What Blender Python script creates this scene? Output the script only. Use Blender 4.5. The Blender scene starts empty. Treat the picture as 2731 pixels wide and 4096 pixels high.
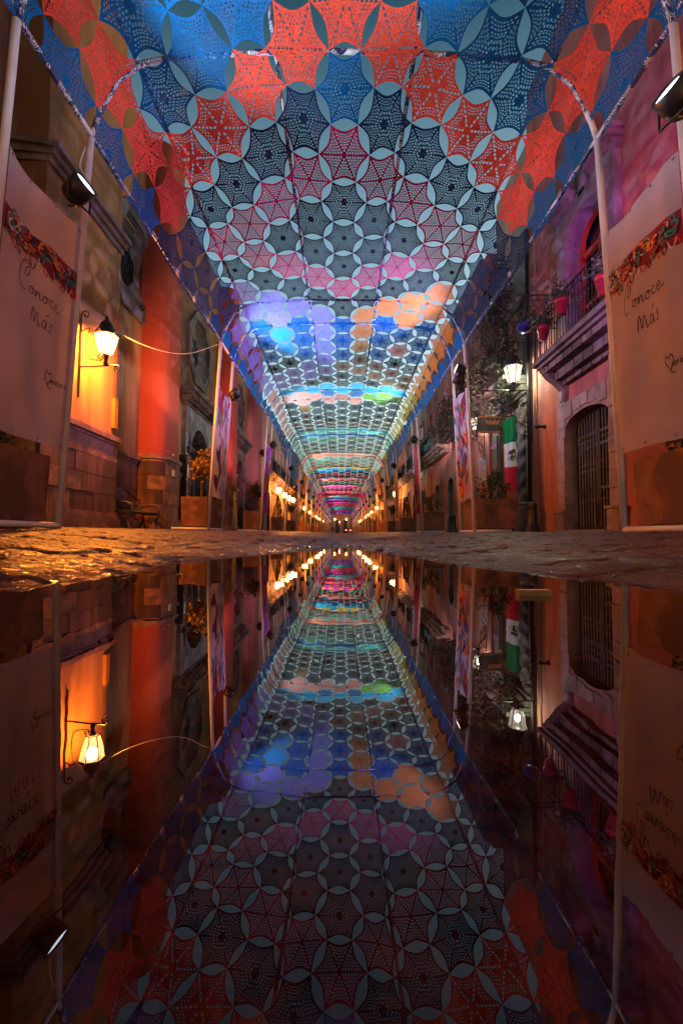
import bpy, bmesh, math, random
from mathutils import Vector, Matrix, noise as mnoise
from math import pi, sin, cos, sqrt, exp, floor, radians, atan2
random.seed(7)
S = bpy.context.scene
COL = S.collection

# ------------------------------------------------------------------ camera
cam_d = bpy.data.cameras.new("camera")
cam = bpy.data.objects.new("camera", cam_d); COL.objects.link(cam)
cam_d.sensor_fit = 'VERTICAL'; cam_d.sensor_height = 36.0; cam_d.lens = 16.24
cam_d.clip_start = 0.02; cam_d.clip_end = 2000
PITCH = radians(3.0); ROLL = radians(0.42)
f_ = Vector((0, cos(PITCH), sin(PITCH))); u0 = Vector((0, -sin(PITCH), cos(PITCH))); r0 = Vector((1, 0, 0))
r_ = r0*cos(ROLL)+u0*sin(ROLL); u_ = u0*cos(ROLL)-r0*sin(ROLL)
cam.matrix_world = Matrix(((r_.x, u_.x, -f_.x, 0), (r_.y, u_.y, -f_.y, 0), (r_.z, u_.z, -f_.z, 0.13), (0, 0, 0, 1)))
S.camera = cam

# ------------------------------------------------------------------ world: dusk sky, afterglow beyond the end of the street
W = bpy.data.worlds.new("World"); S.world = W; W.use_nodes = True
wn = W.node_tree.nodes; wl = W.node_tree.links
bg = wn['Background']
sky = wn.new('ShaderNodeTexSky'); sky.sky_type = 'NISHITA'; sky.sun_disc = False
sky.sun_elevation = radians(1.8); sky.sun_rotation = radians(28); sky.altitude = 1800
sky.air_density = 1.0; sky.dust_density = 1.0; sky.ozone_density = 2.2
tint = wn.new('ShaderNodeMixRGB'); tint.blend_type = 'MULTIPLY'; tint.inputs[0].default_value = 1; tint.inputs[2].default_value = (1.45, 1.36, 1.10, 1)
wc = wn.new('ShaderNodeTexCoord'); wsep = wn.new('ShaderNodeSeparateXYZ'); wmr = wn.new('ShaderNodeMapRange')
wl.new(wc.outputs['Generated'], wsep.inputs[0])
wmr = wn.new('ShaderNodeValToRGB'); wl.new(wsep.outputs[2], wmr.inputs[0])
for k_, (p_, c_) in enumerate(((.26, (1, .86, .74, 1)), (.50, (1.0, .88, .78, 1)), (.66, (.66, .66, .58, 1)), (.80, (.06, .20, .21, 1)), (1.0, (.04, .12, .14, 1)))):
    e_ = wmr.color_ramp.elements[k_] if k_ < 2 else wmr.color_ramp.elements.new(p_)
    e_.position = p_; e_.color = c_
zen = wn.new('ShaderNodeMixRGB'); zen.blend_type = 'MULTIPLY'; zen.inputs[0].default_value = 1
wl.new(sky.outputs[0], tint.inputs[1]); wl.new(tint.outputs[0], zen.inputs[1]); wl.new(wmr.outputs[0], zen.inputs[2]); wl.new(zen.outputs[0], bg.inputs[0]); bg.inputs[1].default_value = 0.15
S.view_settings.view_transform = 'Standard'; S.view_settings.look = 'None'
S.view_settings.exposure = 2.0; S.view_settings.gamma = 1.0; S.view_settings.use_curve_mapping = False
S.cycles.use_denoising = True
S.cycles.max_bounces = 6; S.cycles.diffuse_bounces = 3; S.cycles.glossy_bounces = 4
S.cycles.transparent_max_bounces = 24; S.cycles.transmission_bounces = 4
S.cycles.sample_clamp_indirect = 4.0
S.cycles.caustics_reflective = False; S.cycles.caustics_refractive = False

LAMP = .57          # one dimmer for every lamp, the added ones too

# ------------------------------------------------------------------ helpers
def origin(o):
    v = Vector((0, 0, 0))
    while o is not None:
        v = v + o.location; o = o.parent
    return v

def tag(o, label=None, cat=None, group=None, kind=None):
    if label: o['label'] = label
    if cat: o['category'] = cat
    if group: o['group'] = group
    if kind: o['kind'] = kind
    return o

def thing(name, label, cat, loc=(0, 0, 0), group=None, kind=None):
    o = bpy.data.objects.new(name, None); COL.objects.link(o); o.location = loc
    o.empty_display_size = 0.2
    return tag(o, label, cat, group, kind)

class MB:
    """collects faces in world coordinates"""
    def __init__(s): s.v = []; s.f = []
    def add(s, vs, fs):
        b = len(s.v); s.v += [tuple(p) for p in vs]; s.f += [tuple(i+b for i in q) for q in fs]; return s
    def box(s, a, b):
        x0, y0, z0 = a; x1, y1, z1 = b
        return s.add([(x0,y0,z0),(x1,y0,z0),(x1,y1,z0),(x0,y1,z0),(x0,y0,z1),(x1,y0,z1),(x1,y1,z1),(x0,y1,z1)],
                     [(0,3,2,1),(4,5,6,7),(0,1,5,4),(1,2,6,5),(2,3,7,6),(3,0,4,7)])
    def tube(s, pts, r, n=8, cap=True):
        pts = [Vector(p) for p in pts]; m = len(pts); base = len(s.v); up = None
        for i, p in enumerate(pts):
            t = (pts[min(i+1, m-1)]-pts[max(i-1, 0)]).normalized()
            if up is None:
                up = Vector((0, 0, 1)) if abs(t.z) < .9 else Vector((1, 0, 0))
            a = t.cross(up)
            if a.length < 1e-4: a = t.cross(Vector((0.3, 1, 0.2)))
            a.normalize(); b = a.cross(t).normalized(); up = b
            rr = r[i] if isinstance(r, (list, tuple)) else r
            for k in range(n):
                q = 2*pi*k/n; s.v.append(tuple(p+a*(cos(q)*rr)+b*(sin(q)*rr)))
        for i in range(m-1):
            for k in range(n):
                k2 = (k+1) % n
                s.f.append((base+i*n+k, base+i*n+k2, base+(i+1)*n+k2, base+(i+1)*n+k))
        if cap:
            s.f.append(tuple(base+k for k in range(n))[::-1]); s.f.append(tuple(base+(m-1)*n+k for k in range(n)))
        return s
    def lathe(s, c, prof, n=16, axis=None):
        """prof: (radius, height) pairs; axis a unit vector (default up)"""
        c = Vector(c); ax = Vector(axis).normalized() if axis else Vector((0, 0, 1))
        a = ax.cross(Vector((0, 0, 1))) if abs(ax.z) < .95 else Vector((1, 0, 0))
        a.normalize(); b = ax.cross(a); base = len(s.v)
        for r, h in prof:
            for k in range(n):
                q = 2*pi*(k+.5)/n; s.v.append(tuple(c+ax*h+a*(r*cos(q))+b*(r*sin(q))))
        for i in range(len(prof)-1):
            for k in range(n):
                k2 = (k+1) % n
                s.f.append((base+i*n+k, base+i*n+k2, base+(i+1)*n+k2, base+(i+1)*n+k))
        s.f.append(tuple(base+k for k in range(n))[::-1]); s.f.append(tuple(base+(len(prof)-1)*n+k for k in range(n)))
        return s
    def strip(s, path, z0, z1, o0, o1):
        """solid wall piece along a plan path; o0 inner and o1 outer offset to the left-hand side normal"""
        m = len(path); nr = []
        for i in range(m):
            a = path[max(i-1, 0)]; b = path[min(i+1, m-1)]
            dx, dy = b[0]-a[0], b[1]-a[1]; l = sqrt(dx*dx+dy*dy) or 1
            nr.append((dy/l, -dx/l))
        base = len(s.v)
        for (x, y), (nx, ny) in zip(path, nr):
            for o, z in ((o0, z0), (o1, z0), (o1, z1), (o0, z1)):
                s.v.append((x+nx*o, y+ny*o, z))
        for i in range(m-1):
            for k in range(4):
                k2 = (k+1) % 4
                s.f.append((base+i*4+k, base+i*4+k2, base+(i+1)*4+k2, base+(i+1)*4+k))
        s.f.append((base, base+1, base+2, base+3)); e = base+(m-1)*4; s.f.append((e+3, e+2, e+1, e))
        return s
    def ring(s, outer, inner, f):
        """plate between two equal-length (u,z) profiles; f(u,z,k) gives the point at side k (0 back, 1 front); open profiles"""
        m = len(outer); base = len(s.v)
        for (ou, oz), (iu, iz) in zip(outer, inner):
            s.v += [tuple(f(ou, oz, 0)), tuple(f(ou, oz, 1)), tuple(f(iu, iz, 1)), tuple(f(iu, iz, 0))]
        for i in range(m-1):
            for k in range(4):
                k2 = (k+1) % 4
                s.f.append((base+i*4+k, base+i*4+k2, base+(i+1)*4+k2, base+(i+1)*4+k))
        s.f.append((base, base+1, base+2, base+3)); e = base+(m-1)*4; s.f.append((e+3, e+2, e+1, e))
        return s
    def poly(s, pts): return s.add(pts, [tuple(range(len(pts)))])
    def build(s, name, mat, parent=None, smooth=False, kind=None):
        o0 = origin(parent) if parent is not None else Vector((0, 0, 0))
        me = bpy.data.meshes.new(name)
        me.from_pydata([(x-o0.x, y-o0.y, z-o0.z) for x, y, z in s.v], [], s.f)
        bm = bmesh.new(); bm.from_mesh(me); bmesh.ops.recalc_face_normals(bm, faces=bm.faces); bm.to_mesh(me); bm.free()
        if smooth:
            me.polygons.foreach_set('use_smooth', [True]*len(me.polygons))
        me.materials.append(mat)
        o = bpy.data.objects.new(name, me); COL.objects.link(o)
        if parent is not None: o.parent = parent
        if kind: o['kind'] = kind
        return o

def link_copy(o, parent=None, loc=None):
    c = o.copy(); COL.objects.link(c); c.parent = parent
    if loc is not None: c.location = loc
    return c

KIDS = {}
def copy_tree(o, loc, parent=None):
    if not KIDS:
        for q in bpy.data.objects:
            if q.parent: KIDS.setdefault(q.parent.name, []).append(q)
    c = link_copy(o, parent, loc)
    for ch in KIDS.get(o.name, []):
        copy_tree(ch, None, c)
    return c

def spline(pts, n=8):
    P = [Vector(p) for p in pts]; out = []
    for i in range(len(P)-1):
        p0 = P[max(i-1, 0)]; p1 = P[i]; p2 = P[i+1]; p3 = P[min(i+2, len(P)-1)]
        for k in range(n):
            t = k/n
            out.append(.5*((2*p1)+(p2-p0)*t+(2*p0-5*p1+4*p2-p3)*t*t+(3*p1-p0-3*p2+p3)*t*t*t))
    out.append(P[-1]); return out

ORD = ['first', 'second', 'third', 'fourth', 'fifth', 'sixth', 'seventh', 'eighth', 'ninth', 'tenth', 'eleventh', 'twelfth', 'thirteenth',
       'fourteenth', 'fifteenth', 'sixteenth', 'seventeenth', 'eighteenth', 'nineteenth', 'twentieth', 'twenty-first', 'twenty-second']

# ------------------------------------------------------------------ materials
class NX:
    """tiny node arithmetic"""
    def __init__(s, nt, sock): s.nt = nt; s.k = sock
    def _m(s, op, b=None, rev=False):
        n = s.nt.nodes.new('ShaderNodeMath'); n.operation = op
        ins = [s, b] if not rev else [b, s]
        for i, q in enumerate(ins):
            if q is None: continue
            if isinstance(q, NX): s.nt.links.new(q.k, n.inputs[i])
            else: n.inputs[i].default_value = float(q)
        return NX(s.nt, n.outputs[0])
    def __add__(s, b): return s._m('ADD', b)
    def __sub__(s, b): return s._m('SUBTRACT', b)
    def __rsub__(s, b): return s._m('SUBTRACT', b, True)
    def __mul__(s, b): return s._m('MULTIPLY', b)
    def __truediv__(s, b): return s._m('DIVIDE', b)
    def lt(s, b): return s._m('LESS_THAN', b)
    def gt(s, b): return s._m('GREATER_THAN', b)
    def mx(s, b): return s._m('MAXIMUM', b)
    def mn(s, b): return s._m('MINIMUM', b)
    def fr(s): return s._m('FRACT')
    def fl(s): return s._m('FLOOR')
    def ab(s): return s._m('ABSOLUTE')
    def sn(s): return s._m('SINE')
    def pw(s, b): return s._m('POWER', b)

def new_mat(name):
    m = bpy.data.materials.new(name); m.use_nodes = True
    nt = m.node_tree; p = nt.nodes['Principled BSDF']
    return m, nt, p

def mat(name, col, rough=.7, var=.25, scale=3.0, bump=0.0, bscale=40.0, metal=0.0, stain=None, spec=.4, col2=None, streak=False):
    m, nt, p = new_mat(name)
    p.inputs['Roughness'].default_value = rough; p.inputs['Metallic'].default_value = metal
    p.inputs['Specular IOR Level'].default_value = spec
    tc = nt.nodes.new('ShaderNodeTexCoord'); geo = nt.nodes.new('ShaderNodeNewGeometry')
    vec = geo.outputs['Position']
    if streak:
        mp = nt.nodes.new('ShaderNodeMapping'); mp.inputs['Scale'].default_value = (1, 1, .22)
        nt.links.new(vec, mp.inputs[0]); vec = mp.outputs[0]
    n = nt.nodes.new('ShaderNodeTexNoise'); n.inputs['Scale'].default_value = scale; n.inputs['Detail'].default_value = 6
    n.inputs['Roughness'].default_value = .62
    nt.links.new(vec, n.inputs['Vector'])
    r = nt.nodes.new('ShaderNodeValToRGB'); e = r.color_ramp.elements
    c2 = col2 or tuple(c*(1+var) for c in col)
    e[0].position = .3; e[0].color = tuple(c*(1-var) for c in col)+(1,)
    e[1].position = .7; e[1].color = tuple(min(1, c) for c in c2)+(1,)
    nt.links.new(n.outputs['Fac'], r.inputs[0])
    out = r.outputs[0]
    if stain:
        n2 = nt.nodes.new('ShaderNodeTexNoise'); n2.inputs['Scale'].default_value = scale*.35; n2.inputs['Detail'].default_value = 8
        nt.links.new(vec, n2.inputs['Vector'])
        r2 = nt.nodes.new('ShaderNodeValToRGB'); r2.color_ramp.elements[0].position = .50; r2.color_ramp.elements[1].position = .58
        nt.links.new(n2.outputs['Fac'], r2.inputs[0])
        mx = nt.nodes.new('ShaderNodeMixRGB'); mx.inputs[2].default_value = tuple(stain)+(1,)
        nt.links.new(r2.outputs[0], mx.inputs[0]); nt.links.new(out, mx.inputs[1]); out = mx.outputs[0]
    nt.links.new(out, p.inputs['Base Color'])
    if bump:
        nb = nt.nodes.new('ShaderNodeTexNoise'); nb.inputs['Scale'].default_value = bscale; nb.inputs['Detail'].default_value = 5
        nt.links.new(geo.outputs['Position'], nb.inputs['Vector'])
        b = nt.nodes.new('ShaderNodeBump'); b.inputs['Strength'].default_value = bump; b.inputs['Distance'].default_value = .02
        nt.links.new(nb.outputs['Fac'], b.inputs['Height']); nt.links.new(b.outputs[0], p.inputs['Normal'])
    return m

def cloth(name, col, transl=.35, var=.12, scale=6.0, rough=.8):
    m = mat(name, col, rough, var, scale, bump=.8, bscale=5)
    nt = m.node_tree; p = nt.nodes['Principled BSDF']; out = nt.nodes['Material Output']
    t = nt.nodes.new('ShaderNodeBsdfTranslucent'); mx = nt.nodes.new('ShaderNodeMixShader'); mx.inputs[0].default_value = transl
    src = p.inputs['Base Color'].links[0].from_socket
    nt.links.new(src, t.inputs[0]); nt.links.new(p.outputs[0], mx.inputs[1]); nt.links.new(t.outputs[0], mx.inputs[2])
    nt.links.new(mx.outputs[0], out.inputs[0])
    return m

def emit(name, col, strength, clear=0.0):
    m = bpy.data.materials.new(name); m.use_nodes = True; nt = m.node_tree
    nt.nodes.remove(nt.nodes['Principled BSDF'])
    e = nt.nodes.new('ShaderNodeEmission'); e.inputs[0].default_value = tuple(col)+(1,); e.inputs[1].default_value = strength
    out = nt.nodes['Material Output']
    if clear:
        t = nt.nodes.new('ShaderNodeBsdfTransparent'); mx = nt.nodes.new('ShaderNodeMixShader'); mx.inputs[0].default_value = clear
        nt.links.new(e.outputs[0], mx.inputs[1]); nt.links.new(t.outputs[0], mx.inputs[2]); nt.links.new(mx.outputs[0], out.inputs[0])
    else:
        nt.links.new(e.outputs[0], out.inputs[0])
    return m

M = {}
M['ochre'] = mat('ochre stucco', (.34, .155, .05), .85, .22, 1.6, .35, 30, stain=(.17, .07, .025), streak=True)
M['red_stucco'] = mat('red stucco', (.34, .05, .02), .85, .2, 1.8, .35, 30, stain=(.30, .05, .025), streak=True)
M['rose'] = mat('rose stucco', (.36, .125, .095), .85, .35, 2.2, .6, 18, stain=(.24, .075, .055), streak=True)
M['stone'] = mat('grey stone', (.27, .19, .19), .75, .3, 4.0, .5, 45, stain=(.16, .11, .10))
M['stone_dark'] = mat('weathered stone', (.17, .125, .11), .75, .4, 3.0, .55, 45, stain=(.07, .05, .04))
M['block'] = mat('volcanic stone block', (.13, .055, .035), .7, .6, 3.5, .6, 40, stain=(.05, .022, .015), streak=True)
M['block_light'] = mat('pale stone block', (.21, .10, .068), .7, .5, 3.5, .6, 40, stain=(.10, .045, .03))
M['mortar'] = mat('dark mortar', (.06, .035, .028), .9, .3, 8)
M['beige'] = mat('beige plaster', (.40, .29, .20), .85, .2, 1.5, .3, 25, stain=(.3, .21, .15), streak=True)
M['cream_wall'] = mat('cream plaster', (.48, .38, .27), .85, .2, 1.5, .3, 25, stain=(.36, .28, .2), streak=True)
M['terracotta_wall'] = mat('terracotta plaster', (.42, .20, .11), .85, .2, 1.5, .3, 25, stain=(.33, .16, .1), streak=True)
M['greygreen'] = mat('grey green stone', (.17, .16, .13), .75, .35, 3, .5, 40, stain=(.09, .08, .06), streak=True)
M['iron'] = mat('black wrought iron', (.014, .012, .012), .42, .4, 12, .3, 60, spec=.5)
M['dark_wood'] = mat('dark wood', (.035, .02, .014), .5, .5, 9, .3, 60, streak=True)
M['pipe'] = mat('white plastic pipe', (.62, .58, .60), .35, .1, 6)
M['pipe_dark'] = mat('grey steel pipe', (.25, .22, .22), .4, .2, 6)
M['planter'] = mat('rusty brown planter', (.20, .08, .042), .7, .35, 5, .4, 50, stain=(.10, .042, .024))
M['soil'] = mat('soil', (.03, .02, .013), .95, .4, 20, .6, 60)
M['bark'] = mat('bark', (.07, .045, .03), .9, .4, 20, .6, 60)
M['leaf'] = mat('dark leaf', (.05, .075, .022), .6, .45, 9)
M['leaf_dry_lit'] = mat('dry and lamplit leaf', (.20, .12, .025), .6, .45, 9)
M['vine'] = mat('dusty vine leaf', (.04, .042, .026), .6, .5, 5)
M['flower'] = mat('crimson petal', (.45, .02, .05), .6, .3, 10)
M['glass_dark'] = mat('dark window glass', (.012, .014, .02), .06, .3, 2, spec=.6)
M['shutter'] = mat('painted shutter', (.10, .07, .055), .6, .3, 6)
M['orange_frame'] = mat('orange painted frame', (.60, .06, .02), .5, .2, 6)
M['red_pot'] = mat('red flower pot', (.26, .012, .02), .5, .35, 8, .1, 40)
M['purple_pot'] = mat('glazed violet pot', (.05, .025, .17), .3, .3, 8)
M['plaque'] = mat('grey plaque', (.32, .31, .34), .6, .15, 8)
M['ink'] = mat('black print', (.012, .010, .014), .7, .2, 8)
M['paper'] = mat('white paper', (.7, .64, .58), .8, .15, 9)
M['lilac_paint'] = mat('lilac letters', (.45, .25, .42), .6, .1, 5)
M['gold'] = mat('gilded wood', (.30, .13, .03), .5, .3, 9)
M['black_metal'] = mat('black lamp housing', (.015, .013, .015), .45, .3, 9)
M['cable'] = mat('white cable', (.6, .52, .5), .5, .1, 5)
M['banner'] = cloth('white banner cloth', (.43, .38, .48), .22, .08, 3)
M['banner_magenta'] = cloth('magenta banner cloth', (.85, .03, .50), .45, .2, 2)
M['banner_red'] = cloth('crimson banner cloth', (.55, .05, .09), .35, .4, 2)
M['banner_orange'] = cloth('orange banner cloth', (.70, .26, .03), .4, .3, 2)
for nm, c in (('red', (.55, .015, .03)), ('crimson', (.22, .008, .025)), ('teal', (.03, .22, .25)), ('blue', (.04, .12, .4)), ('green', (.10, .28, .04)),
              ('orange', (.7, .22, .03)), ('dark', (.03, .03, .05)), ('pink', (.6, .2, .35)), ('white', (.62, .5, .5)), ('purple', (.22, .06, .3))):
    M['print_'+nm] = mat(nm+' print', c, .8, .25, 12)
M['flag_green'] = cloth('green flag cloth', (.0, .17, .045), .3)
M['flag_white'] = cloth('white flag cloth', (.66, .62, .62), .3)
M['flag_red'] = cloth('red flag cloth', (.5, .01, .03), .3)
M['brown_print'] = mat('brown emblem print', (.10, .04, .02), .8, .3, 20)
M['car_paint'] = mat('dark car paint', (.03, .035, .045), .25, .1, 3)
M['rubber'] = mat('black rubber', (.012, .012, .012), .8, .2, 9)
M['teal_cloth'] = cloth('teal cloth', (.02, .30, .28), .3)
M['skin'] = mat('skin', (.35, .18, .11), .6, .1, 9)
M['vest'] = mat('green vest', (.12, .40, .10), .7, .1, 9)
M['trousers'] = mat('dark trousers', (.02, .02, .028), .8, .2, 9)
M['hair'] = mat('dark hair', (.012, .009, .008), .7, .2, 9)

# wet stone
def wet_stone(name, joints):
    m, nt, p = new_mat(name)
    geo = nt.nodes.new('ShaderNodeNewGeometry'); L = nt.links.new
    n = nt.nodes.new('ShaderNodeTexNoise'); n.inputs['Scale'].default_value = 2.2; n.inputs['Detail'].default_value = 8
    L(geo.outputs['Position'], n.inputs['Vector'])
    r = nt.nodes.new('ShaderNodeValToRGB'); r.color_ramp.elements[0].position = .3; r.color_ramp.elements[1].position = .72
    r.color_ramp.elements[0].color = (.030, .009, .006, 1); r.color_ramp.elements[1].color = (.088, .027, .015, 1)
    L(n.outputs['Fac'], r.inputs[0]); col = r.outputs[0]
    # puddled film: smoother where the broad noise is low
    rr = nt.nodes.new('ShaderNodeMapRange'); rr.inputs[1].default_value = .045; rr.inputs[2].default_value = .12
    rr.inputs[3].default_value = .10; rr.inputs[4].default_value = .46
    sz = nt.nodes.new('ShaderNodeSeparateXYZ'); L(geo.outputs['Position'], sz.inputs[0])
    wet = NX(nt, sz.outputs[2])+NX(nt, n.outputs['Fac'])*.08
    L(wet.k, rr.inputs[0]); L(rr.outputs[0], p.inputs['Roughness'])
    p.inputs['Specular IOR Level'].default_value = .4
    n2 = nt.nodes.new('ShaderNodeTexNoise'); n2.inputs['Scale'].default_value = 32; n2.inputs['Detail'].default_value = 7; n2.inputs['Roughness'].default_value = .7
    L(geo.outputs['Position'], n2.inputs['Vector'])
    n3 = nt.nodes.new('ShaderNodeTexVoronoi'); n3.inputs['Scale'].default_value = 55
    L(geo.outputs['Position'], n3.inputs['Vector'])
    h = NX(nt, n2.outputs['Fac'])*.6+NX(nt, n3.outputs['Distance'])*.5
    if joints:
        br = nt.nodes.new('ShaderNodeTexBrick'); br.inputs['Scale'].default_value = 1.0
        br.inputs['Brick Width'].default_value = .5; br.inputs['Row Height'].default_value = .34; br.inputs['Mortar Size'].default_value = .016
        br.inputs['Mortar Smooth'].default_value = .3
        L(geo.outputs['Position'], br.inputs['Vector'])
        h = h-NX(nt, br.outputs['Fac'])*2.5
        mx = nt.nodes.new('ShaderNodeMixRGB'); mx.inputs[2].default_value = (.012, .007, .006, 1)
        L(br.outputs['Fac'], mx.inputs[0]); L(col, mx.inputs[1]); col = mx.outputs[0]
    L(col, p.inputs['Base Color'])
    b = nt.nodes.new('ShaderNodeBump'); b.inputs['Strength'].default_value = 1.0; b.inputs['Distance'].default_value = .022
    L(h.k, b.inputs['Height']); L(b.outputs[0], p.inputs['Normal'])
    return m
M['paver'] = wet_stone('wet paving stone', False)
M['street'] = wet_stone('wet street paving', True)

m, nt, p = new_mat('puddle water')
p.inputs['Base Color'].default_value = (.006, .0025, .0018, 1); p.inputs['Roughness'].default_value = .0
p.inputs['IOR'].default_value = 1.62
geo = nt.nodes.new('ShaderNodeNewGeometry')
nz = nt.nodes.new('ShaderNodeTexNoise'); nz.inputs['Scale'].default_value = 5; nz.inputs['Detail'].default_value = 3
nt.links.new(geo.outputs['Position'], nz.inputs['Vector'])
ng = nt.nodes.new('ShaderNodeTexNoise'); ng.inputs['Scale'].default_value = 38; ng.inputs['Detail'].default_value = 8; ng.inputs['Roughness'].default_value = .75
nt.links.new(geo.outputs['Position'], ng.inputs['Vector']); rg = nt.nodes.new('ShaderNodeValToRGB')
rg.color_ramp.elements[0].position = .42; rg.color_ramp.elements[1].position = .75
rg.color_ramp.elements[0].color = (.006, .002, .0012, 1); rg.color_ramp.elements[1].color = (.055, .016, .008, 1)
nt.links.new(ng.outputs['Fac'], rg.inputs[0]); nt.links.new(rg.outputs[0], p.inputs['Base Color'])
b = nt.nodes.new('ShaderNodeBump'); b.inputs['Strength'].default_value = .022; b.inputs['Distance'].default_value = .02
nt.links.new(nz.outputs['Fac'], b.inputs['Height']); nt.links.new(b.outputs[0], p.inputs['Normal'])
M['water'] = m

# pipe wrapped with dark thread: pale pipe shows between the turns
m, nt, p = new_mat('thread wound pipe')
geo = nt.nodes.new('ShaderNodeNewGeometry'); sp = nt.nodes.new('ShaderNodeSeparateXYZ'); nt.links.new(geo.outputs['Position'], sp.inputs[0])
nz = nt.nodes.new('ShaderNodeTexNoise'); nz.inputs['Scale'].default_value = 1.3; nt.links.new(geo.outputs['Position'], nz.inputs['Vector'])
sx = NX(nt, sp.outputs[0]); sy = NX(nt, sp.outputs[1])
n9 = nt.nodes.new('ShaderNodeTexNoise'); n9.inputs['Scale'].default_value = 9; nt.links.new(geo.outputs['Position'], n9.inputs['Vector'])
turn = ((sy+sx)*34+NX(nt, n9.outputs['Fac'])*9).fr().lt(.5)*NX(nt, n9.outputs['Fac']).gt(.46)
bare = (NX(nt, nz.outputs['Fac'])).gt(.62)
k = turn.mx(bare)
mx = nt.nodes.new('ShaderNodeMixRGB'); mx.inputs[1].default_value = (.02, .03, .11, 1); mx.inputs[2].default_value = (.6, .55, .6, 1)
nt.links.new(k.k, mx.inputs[0]); nt.links.new(mx.outputs[0], p.inputs['Base Color']); p.inputs['Roughness'].default_value = .4
M['wound'] = m

# crochet: holes follow each hexagon's own stitches (UV = sector coordinate, distance from the centre)
m = bpy.data.materials.new('crochet yarn'); m.use_nodes = True; nt = m.node_tree; L = nt.links.new
nt.nodes.remove(nt.nodes['Principled BSDF'])
uv = nt.nodes.new('ShaderNodeUVMap'); uv.uv_map = 'stitch'; sp = nt.nodes.new('ShaderNodeSeparateXYZ'); L(uv.outputs[0], sp.inputs[0])
t = NX(nt, sp.outputs[0])*2-1; v = NX(nt, sp.outputs[1])
at = nt.nodes.new('ShaderNodeAttribute'); at.attribute_name = 'yarn'
kd = nt.nodes.new('ShaderNodeAttribute'); kd.attribute_name = 'stitch_kind'; kind = NX(nt, kd.outputs['Fac'])
ta = t.ab(); w = t*v
def mesh_holes(nr, nc, hv, hw):
    a = v*nr; i = a.fl(); fv = (a.fr()-.5).ab(); fw = ((w*nc+i*.5).fr()-.5).ab()
    return fv.lt(hv)*fw.lt(hw)
spoke = ((1-ta)*v).lt(.065)
rim = v.gt(.905)
nspoke = 1-spoke
# A: open net with solid ribs
A = mesh_holes(9, 4.5, .29, .33)*nspoke*v.gt(.1)
# B: close net with a loose bobbled rosette in the middle
vo = nt.nodes.new('ShaderNodeTexVoronoi'); vo.inputs['Scale'].default_value = 26
cx = nt.nodes.new('ShaderNodeCombineXYZ'); L(t.k, cx.inputs[0]); L(v.k, cx.inputs[1])
oc = nt.nodes.new('ShaderNodeTexCoord'); L(oc.outputs['Object'], vo.inputs['Vector'])
rosette = mesh_holes(7, 5.5, .29, .27)*v.lt(.5)*v.gt(.13)
B = (mesh_holes(10, 5.0, .235, .28)*v.gt(.5)).mx(rosette)*(1-((1-ta)*v).lt(.035))
# C: close knit, eyelets along the ribs and a few rows of holes towards the rim
eye = ((1-ta)*v).lt(.075)*((v*7.5).fr()-.5).ab().lt(.3)*v.gt(.15)
C = (mesh_holes(9, 4.5, .22, .27)*v.gt(.55)*ta.lt(.75)).mx(eye)
# D: solid kite petals over a net
petal = (t*v).ab().lt(.19-(v-.45).ab()*.38)
D = mesh_holes(8, 4.0, .235, .27)*(1-petal)*v.gt(.12)
hole = (A*kind.lt(.5)).mx(B*kind.gt(.5)*kind.lt(1.5)).mx(C*kind.gt(1.5)*kind.lt(2.5)).mx(D*kind.gt(2.5)*kind.lt(3.5))*(1-rim)
yn = nt.nodes.new('ShaderNodeTexNoise'); yn.inputs['Scale'].default_value = 55; L(oc.outputs['Object'], yn.inputs['Vector'])
stitch = (v*34).fr()
cm = nt.nodes.new('ShaderNodeMixRGB'); cm.blend_type = 'MULTIPLY'; cm.inputs[0].default_value = 1
rp = nt.nodes.new('ShaderNodeValToRGB'); rp.color_ramp.elements[0].position = .3; rp.color_ramp.elements[1].position = .7
rp.color_ramp.elements[0].color = (.55, .55, .55, 1); rp.color_ramp.elements[1].color = (1.15, 1.15, 1.15, 1)
L(yn.outputs['Fac'], rp.inputs[0]); L(at.outputs['Color'], cm.inputs[1]); L(rp.outputs[0], cm.inputs[2])
df = nt.nodes.new('ShaderNodeBsdfPrincipled'); df.inputs['Roughness'].default_value = .5; df.inputs['Specular IOR Level'].default_value = .10
L(cm.outputs[0], df.inputs['Base Color'])
bp = nt.nodes.new('ShaderNodeBump'); bp.inputs['Strength'].default_value = .6; bp.inputs['Distance'].default_value = .01
L(((stitch-.5).ab()+NX(nt, yn.outputs['Fac'])*.5).k, bp.inputs['Height']); L(bp.outputs[0], df.inputs['Normal'])
tl = nt.nodes.new('ShaderNodeBsdfTranslucent'); L(cm.outputs[0], tl.inputs[0])
m1 = nt.nodes.new('ShaderNodeMixShader'); m1.inputs[0].default_value = .13; L(df.outputs[0], m1.inputs[1]); L(tl.outputs[0], m1.inputs[2])
tr = nt.nodes.new('ShaderNodeBsdfTransparent'); m2 = nt.nodes.new('ShaderNodeMixShader')
L(hole.k, m2.inputs[0]); L(m1.outputs[0], m2.inputs[1]); L(tr.outputs[0], m2.inputs[2]); L(m2.outputs[0], nt.nodes['Material Output'].inputs[0])
M['crochet'] = m

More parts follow.
